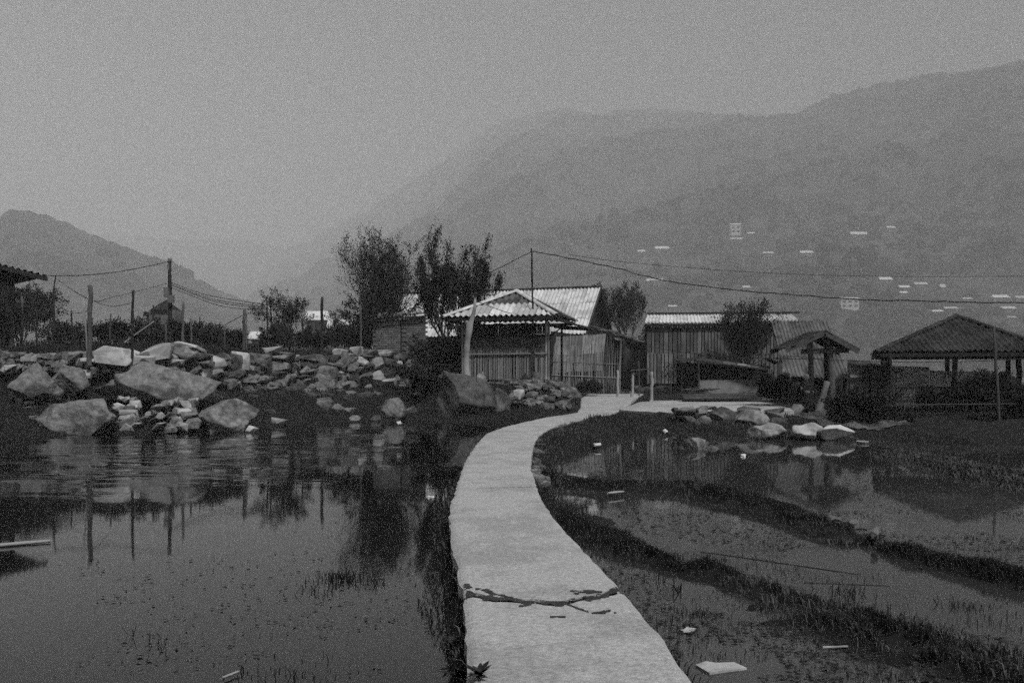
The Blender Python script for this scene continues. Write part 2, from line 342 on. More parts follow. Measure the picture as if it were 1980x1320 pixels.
def path_dist(X, Y):
    """distance outside the path edge, the path's height there, and which side (+ right)"""
    X = np.asarray(X); Y = np.asarray(Y); best = np.full(X.shape, 1e9); z = np.zeros(X.shape); side = np.zeros(X.shape)
    T = np.gradient(PC, axis=0)
    for i in range(len(PC)):
        dx = X-PC[i, 0]; dy = Y-PC[i, 1]; d = np.hypot(dx, dy)-PHW[i]; m = d < best
        best = np.where(m, d, best); z = np.where(m, _pd[i, 4], z); side = np.where(m, dx*T[i, 1]-dy*T[i, 0], side)
    return best, z, side
SHL = ([-400, -60, -16, -14, -11.9, -8.3, -7.3, -3, -1, .8, 2], [18, 21, 23.3, 25, 26.3, 27.9, 31.6, 34, 32.6, 31, 31])      # far shore of the left pond
SHR = ([.3, 1, 2, 3, 4.2, 5.2, 6.3, 8.9, 10.5, 11.5, 14, 20, 60, 400], [15, 18.5, 21, 24, 26.5, 27, 24.3, 23.3, 23, 21.5, 20.6, 19, 17, 15])  # far shore of the right pond
WLX = [-400, -60, -19.2, -14.9, -13.4, -12.4, -11.6, -9.3, -7.1, -4.3, -3.4]; WLY = [30, 32, 33, 31, 31, 33, 38, 43, 45, 46, 46]   # foot of the dry-stone wall
def poly_d(X, Y, pts):
    best = np.full(np.shape(X), 1e9)
    for (ax, ay), (bx, by) in zip(pts[:-1], pts[1:]):
        L2 = (bx-ax)**2+(by-ay)**2; t = np.clip(((X-ax)*(bx-ax)+(Y-ay)*(by-ay))/L2, 0, 1); best = np.minimum(best, np.hypot(X-ax-t*(bx-ax), Y-ay-t*(by-ay)))
    return best
BUNDA = [G(px, py).xy[:] for px, py in ((1045, 930), (1150, 945), (1330, 950), (1450, 978), (1560, 1014), (1700, 1062), (1850, 1098), (2050, 1145), (2500, 1240))]
BUNDB = [G(px, py).xy[:] for px, py in ((1075, 1000), (1180, 1048), (1290, 1092), (1400, 1118), (1500, 1155), (1600, 1198), (1700, 1236), (1800, 1268), (1950, 1305), (2300, 1400))]
BUNDC = [G(px, py).xy[:] for px, py in ((1730, 880), (1830, 902), (1930, 925), (2060, 950), (2300, 985))]
def sst(a, b, x): t = np.clip((x-a)/(b-a), 0, 1); return t*t*(3-2*t)
def ground_h(X, Y):
    X = np.asarray(X, float); Y = np.asarray(Y, float); n = fbm(X*.35, Y*.35, 3, 5); nf = fbm(X*1.6, Y*1.6, 9, 4)
    pd, pz, side = path_dist(X, Y); left = side < 0
    left = np.where(Y > 44, X < 2.4+0*X, left)
    # left bank
    sl = lin(X, *SHL)+n*1.2; t = Y-sl; hl = -.55*sst(0, -1.6, t)+.85*sst(-.2, 6.0, t)+.10*sst(0, .5, t)+n*.25*sst(0, 2, t)
    wl = lin(X, WLX, WLY); hl = hl+(2.85-hl)*sst(-.05, .55, Y-wl)*(X < -3.6)
    hut = sst(-4.2, -3.2, X)*sst(-1.3, 0, Y-36.75+.25*(X+2.1)+.4*n)*(1-sst(1.7, 2.9, X-.22*np.clip(Y-38, 0, 30)+.5*n))
    hl = np.where(hut > 0, hl+(np.maximum(1.40, hl)-hl)*hut, hl)
    # right bank
    sr = lin(X, *SHR)+n*1.6; t = Y-sr; hr = -.22*sst(0, -1.2, t)+.14*sst(0, 1.2, t)+.14*sst(1, 5, t)+(.15*n+.05*nf)*sst(-.5, 1, t)
    yard = sst(4.6, 5.6, X)*(1-sst(9.9, 10.7, X))*sst(28.2, 30, Y+.5*n); hr = hr+(.33-hr)*yard*(hr < .6)
    hr = hr+sst(40, 47, Y)*.55
    hr = hr+(.20*(fbm(X*.8, Y*.8, 21, 3)+.18)+.10*nf)*np.exp(-np.clip(sr-Y, 0, 99)/4.0)
    for B, w_, h_ in ((BUNDA, .24, .11), (BUNDB, .20, .10), (BUNDC, .8, .08)):
        d = poly_d(X, Y, B)+n*.30+nf*.26; hr = np.maximum(hr, h_-(d/w_)**2*.22+nf*.09)
        nh = fbm(X*4.5, Y*4.5, 13, 3); hr = np.maximum(hr, np.where(d < .8, .0-(d/.8)**2*.10+nf*.10+nh*.09, -9))
    h = np.where(left, hl, hr)
    # embankment of the path
    k = np.where(left, 1.9, 1.15+.7*(vnoise(X*.7, Y*.7, 5))); h = np.maximum(h, np.where(pd < 1.6, pz-.10-np.clip(pd, 0, 9)*k+nf*.12*sst(0, .4, pd), -9)); h = np.where(pd < 1.5, np.minimum(h, pz-.05+np.clip(pd-.12, 0, 9)*1.3), h)
    # beyond the village the land falls into the valley
    far = sst(72, 330, np.hypot(X*.6, Y)); h = h+(-33+n*8-h)*far
    return h
# ---- ground sheet
def axis(lo, hi, st, far, k): 
    a = list(np.arange(lo, hi+1e-6, st)); s = st
    while a[-1] < far: s *= k; a.append(min(far, a[-1]+s))
    s = st
    while a[0] > -far: s *= k; a.insert(0, max(-far, a[0]-s))
    return np.array(a)
gx = axis(-24, 24, .2, 4800, 1.18); gy = axis(-6, 56, .2, 4800, 1.18); gy = gy[gy > -250]
XX, YY = np.meshgrid(gx, gy); HH = ground_h(XX, YY); nx, ny = len(gx), len(gy)
_i = (np.arange(ny-1)[:, None]*nx+np.arange(nx-1)[None, :]).ravel()
ground = mk('ground', np.stack([XX, YY, HH], -1).reshape(-1, 3), np.stack([_i, _i+1, _i+1+nx, _i+nx], 1), 'soil', smooth=True, origin=(0, 0, 0)); tag(ground, kind='structure')
def gz(x, y): return float(ground_h(np.array([x]), np.array([y]))[0])
# ---- water: muddy, mirror-like, wind ripples drift over part of the left pond
def water_mat(name, rip):
    m = bpy.data.materials.new(name); t, p, out = nodes(m); N = t.nodes.new; L = t.links.new
    pos = N('ShaderNodeNewGeometry').outputs['Position']
    p.inputs['Base Color'].default_value = (.008, .008, .008, 1) if rip else (.032, .032, .032, 1); p.inputs['Roughness'].default_value = .04 if rip else .04; p.inputs['IOR'].default_value = 1.33; p.inputs['Specular IOR Level'].default_value = .5
    mp = N('ShaderNodeMapping'); mp.inputs['Scale'].default_value = (.10, .55, 1); L(pos, mp.inputs[0])
    n1 = N('ShaderNodeTexNoise'); n1.inputs['Scale'].default_value = 2.0; n1.inputs['Detail'].default_value = 2.5; L(mp.outputs[0], n1.inputs['Vector'])
    n2 = N('ShaderNodeTexNoise'); n2.inputs['Scale'].default_value = .35; n2.inputs['Detail'].default_value = 3; L(pos, n2.inputs['Vector'])
    sx = N('ShaderNodeSeparateXYZ'); L(pos, sx.inputs[0])
    def rng(s, a, b, c, d):
        q = N('ShaderNodeMapRange'); q.interpolation_type = 'SMOOTHSTEP'; L(s, q.inputs[0]); q.inputs[1].default_value = a; q.inputs[2].default_value = b; q.inputs[3].default_value = c; q.inputs[4].default_value = d; return q.outputs[0]
    def mth(op, a, b):
        q = N('ShaderNodeMath'); q.operation = op
        for k, v in enumerate((a, b)):
            if isinstance(v, (int, float)): q.inputs[k].default_value = v
            else: L(v, q.inputs[k])
        return q.outputs[0]
    if rip:
        mp4 = N('ShaderNodeMapping'); mp4.inputs['Scale'].default_value = (.12, .4, 1); L(pos, mp4.inputs[0]); n4 = N('ShaderNodeTexNoise'); n4.inputs['Scale'].default_value = 1.6; n4.inputs['Detail'].default_value = 3; L(mp4.outputs[0], n4.inputs['Vector'])
        wob = mth('MULTIPLY', n2.outputs[0], 10.0); yy = mth('ADD', sx.outputs[1], wob); xx = mth('ADD', sx.outputs[0], wob)
        mask = mth('MULTIPLY', rng(yy, 16.5, 21.0, 0, 1), rng(xx, 3.5, -2.0, 0, 1)); st = mth('ADD', mth('MULTIPLY', mth('MULTIPLY', mask, rng(n4.outputs[0], .42, .62, .08, 1)), .55), .006)
    else: st = .008
    b = N('ShaderNodeBump'); b.inputs['Distance'].default_value = .13; L(n1.outputs[0], b.inputs['Height'])
    if rip: L(st, b.inputs['Strength'])
    else: b.inputs['Strength'].default_value = st
    L(b.outputs[0], p.inputs['Normal']); return m
M['waterl'] = water_mat('pond_water_rippled', True); M['waterr'] = water_mat('pond_water_still', False)
tag(mk('pond_water', [(-70, -8, 0), (.4, -8, 0), (.4, 2, 0), (.1, 6, 0), (-.2, 12, 0), (-.2, 19, 0), (.2, 24.5, 0), (1.2, 28.6, 0), (1.4, 37, 0), (-70, 37, 0)], [tuple(range(10))], 'waterl', origin=(0, 0, 0)), kind='structure')
tag(mk('paddy_water', [(.42, -8, 0), (70, -8, 0), (70, 29.2, 0), (2.2, 29.2, 0), (1.3, 28.4, 0), (.25, 24.2, 0), (-.18, 18.8, 0), (-.18, 12.2, 0), (.12, 6.2, 0), (.42, 2, 0)], [tuple(range(10))], 'waterr', origin=(0, 0, 0)), kind='structure')
# ---- the path: three poured lengths with broken joints
path = thing('path', None, None, (0, 6, .2)); tag(path, kind='structure')
def s_at(Y): return float(np.interp(Y, (PAIRS[:, 1]+PAIRS[:, 3])/2, SC))
def slab(s0, s1, e0, e1, seed, name='slab'):
    nt_ = 45; tt = np.linspace(0, 1, nt_); b0 = s0+e0(tt); b1 = s1+e1(tt); ns = max(4, int((s1-s0)/.14)); V = []; Fc = []
    for i in range(ns+1):
        for j, t in enumerate(tt):
            s = b0[j]+(b1[j]-b0[j])*i/ns; q = smooth_pairs(np.array([s]))[0]
            el = .022*vnoise(s*1.7, 3.1, seed)+.02*vnoise(s*7, 1.7, seed+1)+.02*vnoise(s*19, 1.7, seed+1); er = .018*vnoise(s*1.7, 7.9, seed)+.018*vnoise(s*7, 5.7, seed+3)+.02*vnoise(s*19, 1.7, seed+6)
            t2 = t+el*(1-t)*1.0-er*t
            x = q[0]+(q[2]-q[0])*t2; y = q[1]+(q[3]-q[1])*t2; edge = min(t, 1-t); z = q[4]+.012*float(fbm(x*1.4, y*1.4, 4, 3))-.02*max(0, 1-edge/.035)
            V.append((x, y, z))
    n0 = len(V)
    for i in range(ns):
        for j in range(nt_-1): a = i*nt_+j; Fc.append((a, a+1, a+nt_+1, a+nt_))
    ring = [i*nt_ for i in range(ns+1)]+[ns*nt_+j for j in range(1, nt_)]+[i*nt_+nt_-1 for i in range(ns-1, -1, -1)]+[j for j in range(nt_-2, 0, -1)]
    for r in ring: x, y, z = V[r]; V.append((x, y, z-.22))
    m = len(ring)
    for k in range(m): Fc.append((ring[k], n0+k, n0+(k+1) % m, ring[(k+1) % m]))
    return mk(name, V, Fc, 'concrete', path, False)
J1, J2 = s_at(5.67), s_at(11.35)
zero = lambda t: 0*t
mid1 = lambda t: np.interp(t, [0, .2, .55, .75, 1], [.13, 0, -.07, .06, .25])+.03*vnoise(t*9, t*0, 4)
c1a = lambda t: mid1(t)-.035-.05*np.abs(vnoise(t*9, t*0+.7, 5))-.05*np.abs(vnoise(t*23, t*0+.2, 7))
c1b = lambda t: mid1(t)+.03+.07*np.abs(vnoise(t*8, t*0+3.7, 5))+.06*np.abs(vnoise(t*21, t*0+2.2, 9))+.04*np.exp(-((t-.05)/.06)**2)
c2a = lambda t: -.05+.12*vnoise(t*4, t*0+1.3, 3)+.05*(t > .62)+.06*vnoise(t*17, t*0, 8)
c2b = lambda t: .0+.12*vnoise(t*4, t*0+1.3, 3)+.06*(t > .62)+.06*vnoise(t*17, t*0+2, 8)+.03*np.exp(-((t-.8)/.1)**2)
for nm_, s_, hw_ in (('joint_mud', J1, .34), ('joint_mud', J2, .2)):
    V = []; Fc = []
    for i in range(7):
        q = smooth_pairs(np.array([s_+hw_*(i/3-1)]))[0]
        for j in range(9): t_ = .03+.94*j/8; V.append((q[0]+(q[2]-q[0])*t_, q[1]+(q[3]-q[1])*t_, .283+.006*float(vnoise(i*1.3, j*.9, 3))))
    for i in range(6):
        for j in range(8): a = i*9+j; Fc.append((a, a+1, a+10, a+9))
    mk(nm_, V, Fc, 'soil', path)
slab(0, J1, zero, c1a, 2); slab(J1, J2, c1b, c2a, 5); slab(J2, SC[-1], c2b, zero, 8)
for k, (t, ds, wx, wy) in enumerate(((.13, -.02, .09, .05), (.38, .01, .12, .045), (.52, -.05, .06, .04), (.80, .03, .14, .05))):   # crumbs of concrete left in the joint
    q = smooth_pairs(np.array([J1+ds]))[0]; V, Fc = hull_stone(40+k, .6); mk('concrete_chip', V*np.array([wx, wy*1.6, .05])+np.array([q[0]+(q[2]-q[0])*t, q[1], .275]), Fc, 'concrete', path)
V = []; Fc = []; NU, NV = 150, 100; ss = np.linspace(J1-.55, J1+.45, NV); tt = np.linspace(.02, .98, NU); grid = []
for i in range(NV):
    q = smooth_pairs(np.array([ss[i]]))[0]
    for t_ in tt: x = q[0]+(q[2]-q[0])*t_; y = q[1]+(q[3]-q[1])*t_; V.append((x, y, q[4]+.012*float(fbm(x*1.4, y*1.4, 4, 3))+.004))
for i in range(NV-1):
    for j in range(NU-1):
        t_ = tt[j]; d_ = ss[i]-J1; m_ = float(mid1(np.array([t_]))[0]); f_ = float(fbm(t_*10, ss[i]*9, 71, 4)); g_ = float(fbm(t_*26, ss[i]*24, 73, 3)); best = abs(d_-m_)/(.035+.035*np.exp(-((t_-.77)/.1)**2)+.045*np.exp(-(t_/.12)**2)+.02*np.exp(-((t_-.3)/.1)**2))
        for (ta_, sa_), (tb_, sb_), w_ in (((0, .42), (.14, .2), .03), ((.14, .2), (.3, .02), .022), ((.58, -.06), (.7, -.3), .007), ((.74, -.32), (.82, -.27), .022), ((.70, .16), (.84, .2), .04), ((.5, -.4), (.54, -.4), .012)):
            u_ = max(0, min(1, ((t_-ta_)*(tb_-ta_)+(d_-sa_)*(sb_-sa_))/((tb_-ta_)**2+(sb_-sa_)**2))); best = min(best, math.hypot(t_-ta_-u_*(tb_-ta_), d_-sa_-u_*(sb_-sa_))/w_)
        if best < .75+2.9*f_+2.0*g_: a = i*NU+j; Fc.append((a, a+1, a+NU+1, a+NU))
mk('mud_stain', V, Fc, 'mud', path)
# ---- concrete yard beyond the right-hand rocks
V = []; Fc = []
ye = [(4.2, 34.6), (5.2, 31.2), (6.8, 29.8), (8.8, 29.6), (9.8, 30.2), (10.3, 33), (11.2, 38), (11.4, 43), (8, 44.5), (5.6, 42.5), (4.7, 38)]
pts = []
for k in range(len(ye)):
    a, b = Vector(ye[k]), Vector(ye[(k+1) % len(ye)])
    for j in range(6): p = a.lerp(b, j/6); pts.append((p.x+.25*float(vnoise(p.x*1.2, p.y*1.2, 2)), p.y+.25*float(vnoise(p.x*1.1, p.y*1.4, 5))))
n_ = len(pts); yz = lambda x: .40+.13*float(sst(4.6, 7.5, x)); V = [(8.3, 36.5, .55)]+[(x, y, yz(x)) for x, y in pts]+[(x, y, .22) for x, y in pts]
for k in range(n_): k2 = (k+1) % n_; Fc += [(0, 1+k, 1+k2), (1+k, 1+n_+k, 1+n_+k2, 1+k2)]
tag(mk('yard', V, Fc, 'yard'), kind='structure')
V = []; Fc = []; dp = [(9.7, 30.4), (9.2, 27.6), (9.6, 25.6), (10.6, 25.0), (11.6, 25.6), (12.0, 28), (12.3, 31), (12.4, 34), (11.0, 34.8), (10.2, 33.4), (9.8, 31.5)]
gxs = np.arange(9.0, 12.8, .2); gys = np.arange(24.8, 34.6, .2)
ins = lambda x, y: sum(((dp[i][1] > y) != (dp[i-1][1] > y)) and (x < (dp[i-1][0]-dp[i][0])*(y-dp[i][1])/(dp[i-1][1]-dp[i][1])+dp[i][0]) for i in range(len(dp))) % 2 == 1
DX, DY = np.meshgrid(gxs, gys); DH = ground_h(DX, DY)+.035; nd = len(gxs)
V = np.stack([DX, DY, DH], -1).reshape(-1, 3)
for i in range(len(gys)-1):
    for j in range(nd-1):
        x, y = gxs[j]+.1, gys[i]+.1
        if ins(x+.3*float(vnoise(x*2, y*2, 3)), y+.3*float(vnoise(x*2, y*2, 8))): a = i*nd+j; Fc.append((a, a+1, a+nd+1, a+nd))
tag(mk('dirt_path', V, Fc, 'dirt', smooth=True), kind='structure')
# ---- mountains round the valley (polar sheets: real ridges at real distances)
HILLS = {}
def hill(name, ridge, YR, Y0, z0, pw, seed, amp, back=1.25, rows=46, step=9, hf=5.0):
    YR = (YR[0], [v*KH for v in YR[1]]) if isinstance(YR, tuple) else YR*KH; Y0 *= KH; amp *= KH; z0 *= KH
    px = np.arange(-700, 2701, step); rp = np.interp(px, [r[0] for r in ridge], [r[1] for r in ridge]); Yk = np.interp(px, YR[0], YR[1]) if isinstance(YR, tuple) else np.full(px.shape, float(YR)); zr = CZ+(HY-rp)*Yk/F
    Vv = []; ts = np.concatenate([np.linspace(0, 1, rows), np.linspace(1.02, 1.6, 10)])
    def zf(px_, t):
        z_r = np.interp(px_, px, zr); Yr = np.interp(px_, px, Yk); Y = Y0+(Yr-Y0)*t; X = (px_-CX)*Y/F
        prof = np.where(t <= 1, np.clip(t, 0, 1)**pw, 1-.9*(np.clip(t-1, 0, 1)/.6)**1.2)
        e = np.clip(t*(1.03-t)*4, 0, 1)
        return X, Y, z0+(z_r-z0)*prof+amp*e*(.75*fbm(X/(180.*KH), Y/(180.*KH), seed, 5)+.8*fbm(X/(520.*KH), Y/(420.*KH), seed+9, 3))+hf*(vnoise(X/9., Y/9., seed+2)+.6*vnoise(X/4.5, Y/4.5, seed+4))*np.clip(t*3, 0, 1)
    for t in ts:
        X, Y, Z = zf(px.astype(float), np.full(px.shape, t)); Vv.append(np.stack([X, Y, Z], -1))
    n = len(px); m = len(ts); i = (np.arange(m-1)[:, None]*n+np.arange(n-1)[None, :]).ravel()
    o = mk(name, np.concatenate(Vv), np.stack([i, i+1, i+1+n, i+n], 1), 'forest', smooth=True, origin=(0, 0, 0)); tag(o, kind='structure'); HILLS[name] = zf; return o
hill('village_slope', [(-700, 560), (300, 545), (480, 520), (640, 450), (720, 405), (800, 352), (880, 300), (950, 245), (1000, 229), (1090, 209), (1130, 216), (1180, 218), (1260, 208), (1350, 213), (1450, 219), (1550, 215), (1620, 192), (1700, 170), (1800, 158), (1880, 140), (1980, 116), (2200, 112), (2700, 116)],
     ([-700, 600, 900, 1200, 1600, 1980, 2700], [4300, 4000, 2900, 2250, 1800, 1450, 1400]), 330, -24, 1.15, 37, 95, hf=7, rows=150, step=8)
hill('left_hill', [(-700, 600), (-300, 520), (-100, 462), (0, 418), (25, 404), (80, 411), (150, 441), (200, 463), (250, 478), (320, 510), (420, 560), (560, 610), (800, 640), (2700, 690)], 850, 420, -24, .9, 51, 10, hf=5, rows=40)
hill('distant_ridge', [(-700, 500), (0, 470), (150, 462), (230, 455), (300, 458), (360, 463), (440, 461), (520, 474), (640, 496), (800, 530), (1100, 560), (2700, 600)], 3300, 2250, -30, 1.0, 67, 30, hf=9, rows=24)
def on_hill(name, px, py):
    zf = HILLS[name]
    for t in np.linspace(.02, 1, 900):
        X, Y, Z = zf(np.array([float(px)]), np.array([t]))
        if HY-(Z[0]-CZ)*F/Y[0] <= py: return Vector((X[0], Y[0], Z[0]))
    return Vector((X[0], Y[0], Z[0]))
bm = bmesh.new(); bmesh.ops.create_icosphere(bm, subdivisions=1, radius=1); IV = np.array([v.co[:] for v in bm.verts]); IF = np.array([[v.index for v in f.verts] for f in bm.faces]); bm.free()
HOMES = np.array([(1422, 452), (1642, 598), (1663, 458), (1722, 444), (1280, 486), (1240, 493), (1485, 493), (1560, 494), (1712, 545), (1748, 560), (1780, 556), (1822, 560), (1747, 570), (1935, 580), (1972, 579), (1443, 560), (1270, 546), (1254, 547), (1300, 596), (1410, 605), (1425, 466), (1452, 455), (1838, 600), (1812, 606), (1950, 602), (1955, 616), (1870, 582)], float)
def woods(hname, n, pxr, tr, seed, label):
    nr = np.random.RandomState(seed); px = nr.uniform(*pxr, n); t_ = tr[0]+(tr[1]-tr[0])*nr.rand(n)**1.1; X, Y, Z = HILLS[hname](px, t_); m = fbm(X/(70*KH), Y/(70*KH), seed, 4) > -.02; py = HY-(Z-CZ)*F/Y     # keep the clearings round the houses open
    m &= ~np.any((np.abs(px[:, None]-HOMES[None, :, 0]) < 26) & (py[:, None] > HOMES[None, :, 1]-6) & (py[:, None] < HOMES[None, :, 1]+26), axis=1); X, Y, Z = X[m], Y[m], Z[m]; k = len(X); s = nr.uniform(2.2, 6.0, k)*(1+Y/2500)
    V = IV[None]*np.stack([s*1.15, s*1.15, s], 1)[:, None, :]*nr.uniform(.7, 1.25, (k, len(IV), 1))+np.stack([X, Y, Z+s*.3], 1)[:, None, :]
    Fa = (IF[None]+(np.arange(k)*len(IV))[:, None, None]).reshape(-1, 3); tag(mk('hillside_wood', V.reshape(-1, 3), Fa, 'wooded', origin=(0, 0, 0)), label, 'wood', kind='stuff')
woods('village_slope', 9000, (500, 2050), (.02, .98), 3, 'scattered dark woods covering the misty mountain slope')
woods('left_hill', 1800, (-60, 420), (.1, 1.0), 4, 'dark woods on the misty left hill')
# ---- the air
hz = mk('haze', MB().box((0, 4900, 650), (15000, 10400, 1420)).V, MB().box((0, 0, 0), (1, 1, 1)).F, 'stone', origin=(0, 0, 0))
hm = bpy.data.materials.new('haze_air'); hm.use_nodes = True; t = hm.node_tree; t.nodes.clear(); ho = t.nodes.new('ShaderNodeOutputMaterial'); pv = t.nodes.new('ShaderNodeVolumePrincipled')
pv.inputs['Color'].default_value = (.98, .98, .98, 1); pv.inputs['Density'].default_value = HAZE_D; pv.inputs['Anisotropy'].default_value = -0.4
t.links.new(pv.outputs[0], ho.inputs['Volume']); hz.data.materials[0] = hm; tag(hz, kind='stuff')

# ================================================================== BUILDINGS
def planks(parent, a, b, z0, z1, n, mat, seed, name='plank', th=.025, gap=.012, jz=.03, nrm=None):
    """upright boards side by side from a to b (xy), each its own part"""
    rg = random.Random(seed); a = Vector((a[0], a[1], 0)); b = Vector((b[0], b[1], 0)); d = (b-a).normalized(); L = (b-a).length; nrm = Vector((d.y, -d.x, 0)); x = 0; ws = [rg.uniform(.7, 1.3) for _ in range(n)]; k = L/sum(ws)
    for w_ in ws:
        c = a+d*(x+w_*k/2)+nrm*rg.uniform(0, .014); x += w_*k; zt = z1+rg.uniform(-jz, jz)
        mb = MB().hexa([c-d*(w_*k/2-gap/2)+nrm*th/2+Vector((0, 0, z0)), c+d*(w_*k/2-gap/2)+nrm*th/2+Vector((0, 0, z0)), c+d*(w_*k/2-gap/2)-nrm*th/2+Vector((0, 0, z0)), c-d*(w_*k/2-gap/2)-nrm*th/2+Vector((0, 0, z0)),
                        c-d*(w_*k/2-gap/2)+nrm*th/2+Vector((0, 0, zt)), c+d*(w_*k/2-gap/2)+nrm*th/2+Vector((0, 0, zt)), c+d*(w_*k/2-gap/2)-nrm*th/2+Vector((0, 0, zt)), c-d*(w_*k/2-gap/2)-nrm*th/2+Vector((0, 0, zt))])
        mb.mk(name, mat, parent)
def canes(parent, a, b, z0, z1, n, r, mat, seed, jz=.02, lean=.0, name='slat'):
    rg = random.Random(seed); a = Vector((a[0], a[1], 0)); b = Vector((b[0], b[1], 0))
    key = ('cane', mat)
    if key not in STONES:
        mb = MB().tube([(0, 0, 0), (.1, 0, .33), (-.05, .05, .66), (.05, 0, 1)], [1, .97, .95, .9], 6); me = bpy.data.meshes.new('slat'); me.from_pydata([v for v in mb.V], [], mb.F); me.materials.append(M[mat]); STONES[key] = me
    for i in range(n):
        p = a.lerp(b, (i+.5+rg.uniform(-.25, .25))/n); rr = r*rg.uniform(.75, 1.15)
        inst(name, STONES[key], parent, (p.x, p.y, z0+rg.uniform(-jz, jz)*.4), (rg.uniform(-lean, lean), rg.uniform(-lean, lean), rg.uniform(0, 6)), (rr, rr, z1-z0+rg.uniform(-jz, jz)))

# ---- bamboo hut on its platform
ha = R(-14); hu = Vector((math.cos(ha), math.sin(ha), 0)); hv = Vector((-math.sin(ha), math.cos(ha), 0))      # along the front, and towards the back
hA = W(893, 740, 37.3); hA.z = 1.42; HWD, HDP = 3.75, 3.3
def hp(u, v, z): return Vector((hA.x, hA.y, 0))+hu*u+hv*v+Vector((0, 0, z))
hut = thing('bamboo_hut', 'small bamboo hut with bright corrugated hip roof behind the dark boulder', 'hut', hp(HWD/2, HDP/2, 1.42))
MB().hexa([hp(-.35, -.22, .4), hp(HWD+.3, -.22, .4), hp(HWD+.3, HDP+.2, .4), hp(-.35, HDP+.2, .4), hp(-.35, -.22, 1.46), hp(HWD+.3, -.22, 1.46), hp(HWD+.3, HDP+.2, 1.46), hp(-.35, HDP+.2, 1.46)]).mk('plinth', 'plaster', hut)
for k, (u, v) in enumerate(((.06, .05), (HWD-.06, .05), (.06, HDP-.05), (HWD-.06, HDP-.05))):
    for dx in ((-.05, .05) if v < 1 else (0,)): rough_pole(hp(u+dx, v, 1.44), hp(u+dx, v, 3.98), .055, .05, 60+k*2+(dx > 0), wob=.1).mk('post', 'bamboo' if v < 1 else 'wood', hut, True)
canes(hut, hp(.16, .04, 0).xy, hp(HWD-.16, .04, 0).xy, 1.49, 2.58, 52, .026, 'bamboo', 5, .02)
rough_pole(hp(.05, -.03, 2.62), hp(HWD-.05, -.03, 2.64), .035, .035, 7, wob=.15).mk('rail', 'bamboo', hut, True)
rough_pole(hp(.05, -.0, 1.56), hp(HWD-.05, -.0, 1.56), .022, .022, 8, wob=.15).mk('rail', 'bambood', hut, True)
planks(hut, hp(.14, .07, 0).xy, hp(HWD-.14, .07, 0).xy, 2.66, 3.34, 20, 'bambood', 11, 'board')
MB().beam(hp(.1, .02, 3.40), hp(HWD-.1, .02, 3.40), .06, .10).mk('rail', 'wood', hut)
planks(hut, hp(.14, .09, 0).xy, hp(HWD-.14, .09, 0).xy, 3.46, 3.92, 19, 'wood', 12, 'board')
planks(hut, hp(.06, .12, 0).xy, hp(.06, HDP-.1, 0).xy, 1.46, 3.95, 14, 'wood', 13, 'board')
planks(hut, hp(.1, HDP-.1, 0).xy, hp(HWD*.6, HDP-.1, 0).xy, 1.46, 3.95, 14, 'wood', 14, 'board')
EZ, AZ = 4.16, 5.38; ap = hp(HWD*.5+.12, HDP*.5, AZ)
e0, e1, e2, e3 = hp(-.58, -.62, EZ), hp(HWD+.45, -.62, EZ), hp(HWD+.45, HDP+.6, EZ), hp(-.58, HDP+.6, EZ)
for a, b in ((e0, e1), (e1, e2), (e2, e3), (e3, e0)): MB().beam(a.lerp(b, .03)-Vector((0, 0, .1)), b.lerp(a, .03)-Vector((0, 0, .1)), .06, .12).mk('eave_beam', 'wood', hut)
for c in (e0, e1, e2, e3): rough_pole(c.lerp(ap, .05)-Vector((0, 0, .12)), ap-Vector((0, 0, .12)), .05, .04, 3, wob=.1).mk('rafter', 'wood', hut, True)
def hip_side(parent, a, b, top, pitch, amp, mat, rows, sheetw, seed, mats=None):
    U = (b-a); LU = U.length; U.normalize(); foot = a+U*((top-a).dot(U)); V = top-foot; LV = V.length; V.normalize(); ut = (top-a).dot(U)
    cl = lambda u: LV*min(u/ut, (LU-u)/(LU-ut))
    for r in range(rows):
        m = mats[r] if mats else mat
        corr(parent, a+V*(LV*r/rows), U, V, LU, LV/rows, pitch, amp, m, 1, sheetw, (lambda u, r=r: max(0, cl(u)-LV*r/rows)), seed=seed+r, jit=.016, lift=.05 if r == 0 else .01)
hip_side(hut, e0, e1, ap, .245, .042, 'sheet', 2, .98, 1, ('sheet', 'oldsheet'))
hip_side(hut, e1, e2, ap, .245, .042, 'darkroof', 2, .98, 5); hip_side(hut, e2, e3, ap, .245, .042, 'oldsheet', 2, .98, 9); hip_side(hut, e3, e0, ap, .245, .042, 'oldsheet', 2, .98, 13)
for k, c in enumerate((e0, e1, e2, e3)): cap_line(hut, c+(c-ap).normalized()*.04+Vector((0, 0, .05)), ap+Vector((0, 0, .05)), .125, 'cap' if k < 2 else 'oldsheet', 2 if k % 2 else 3, seed=k)
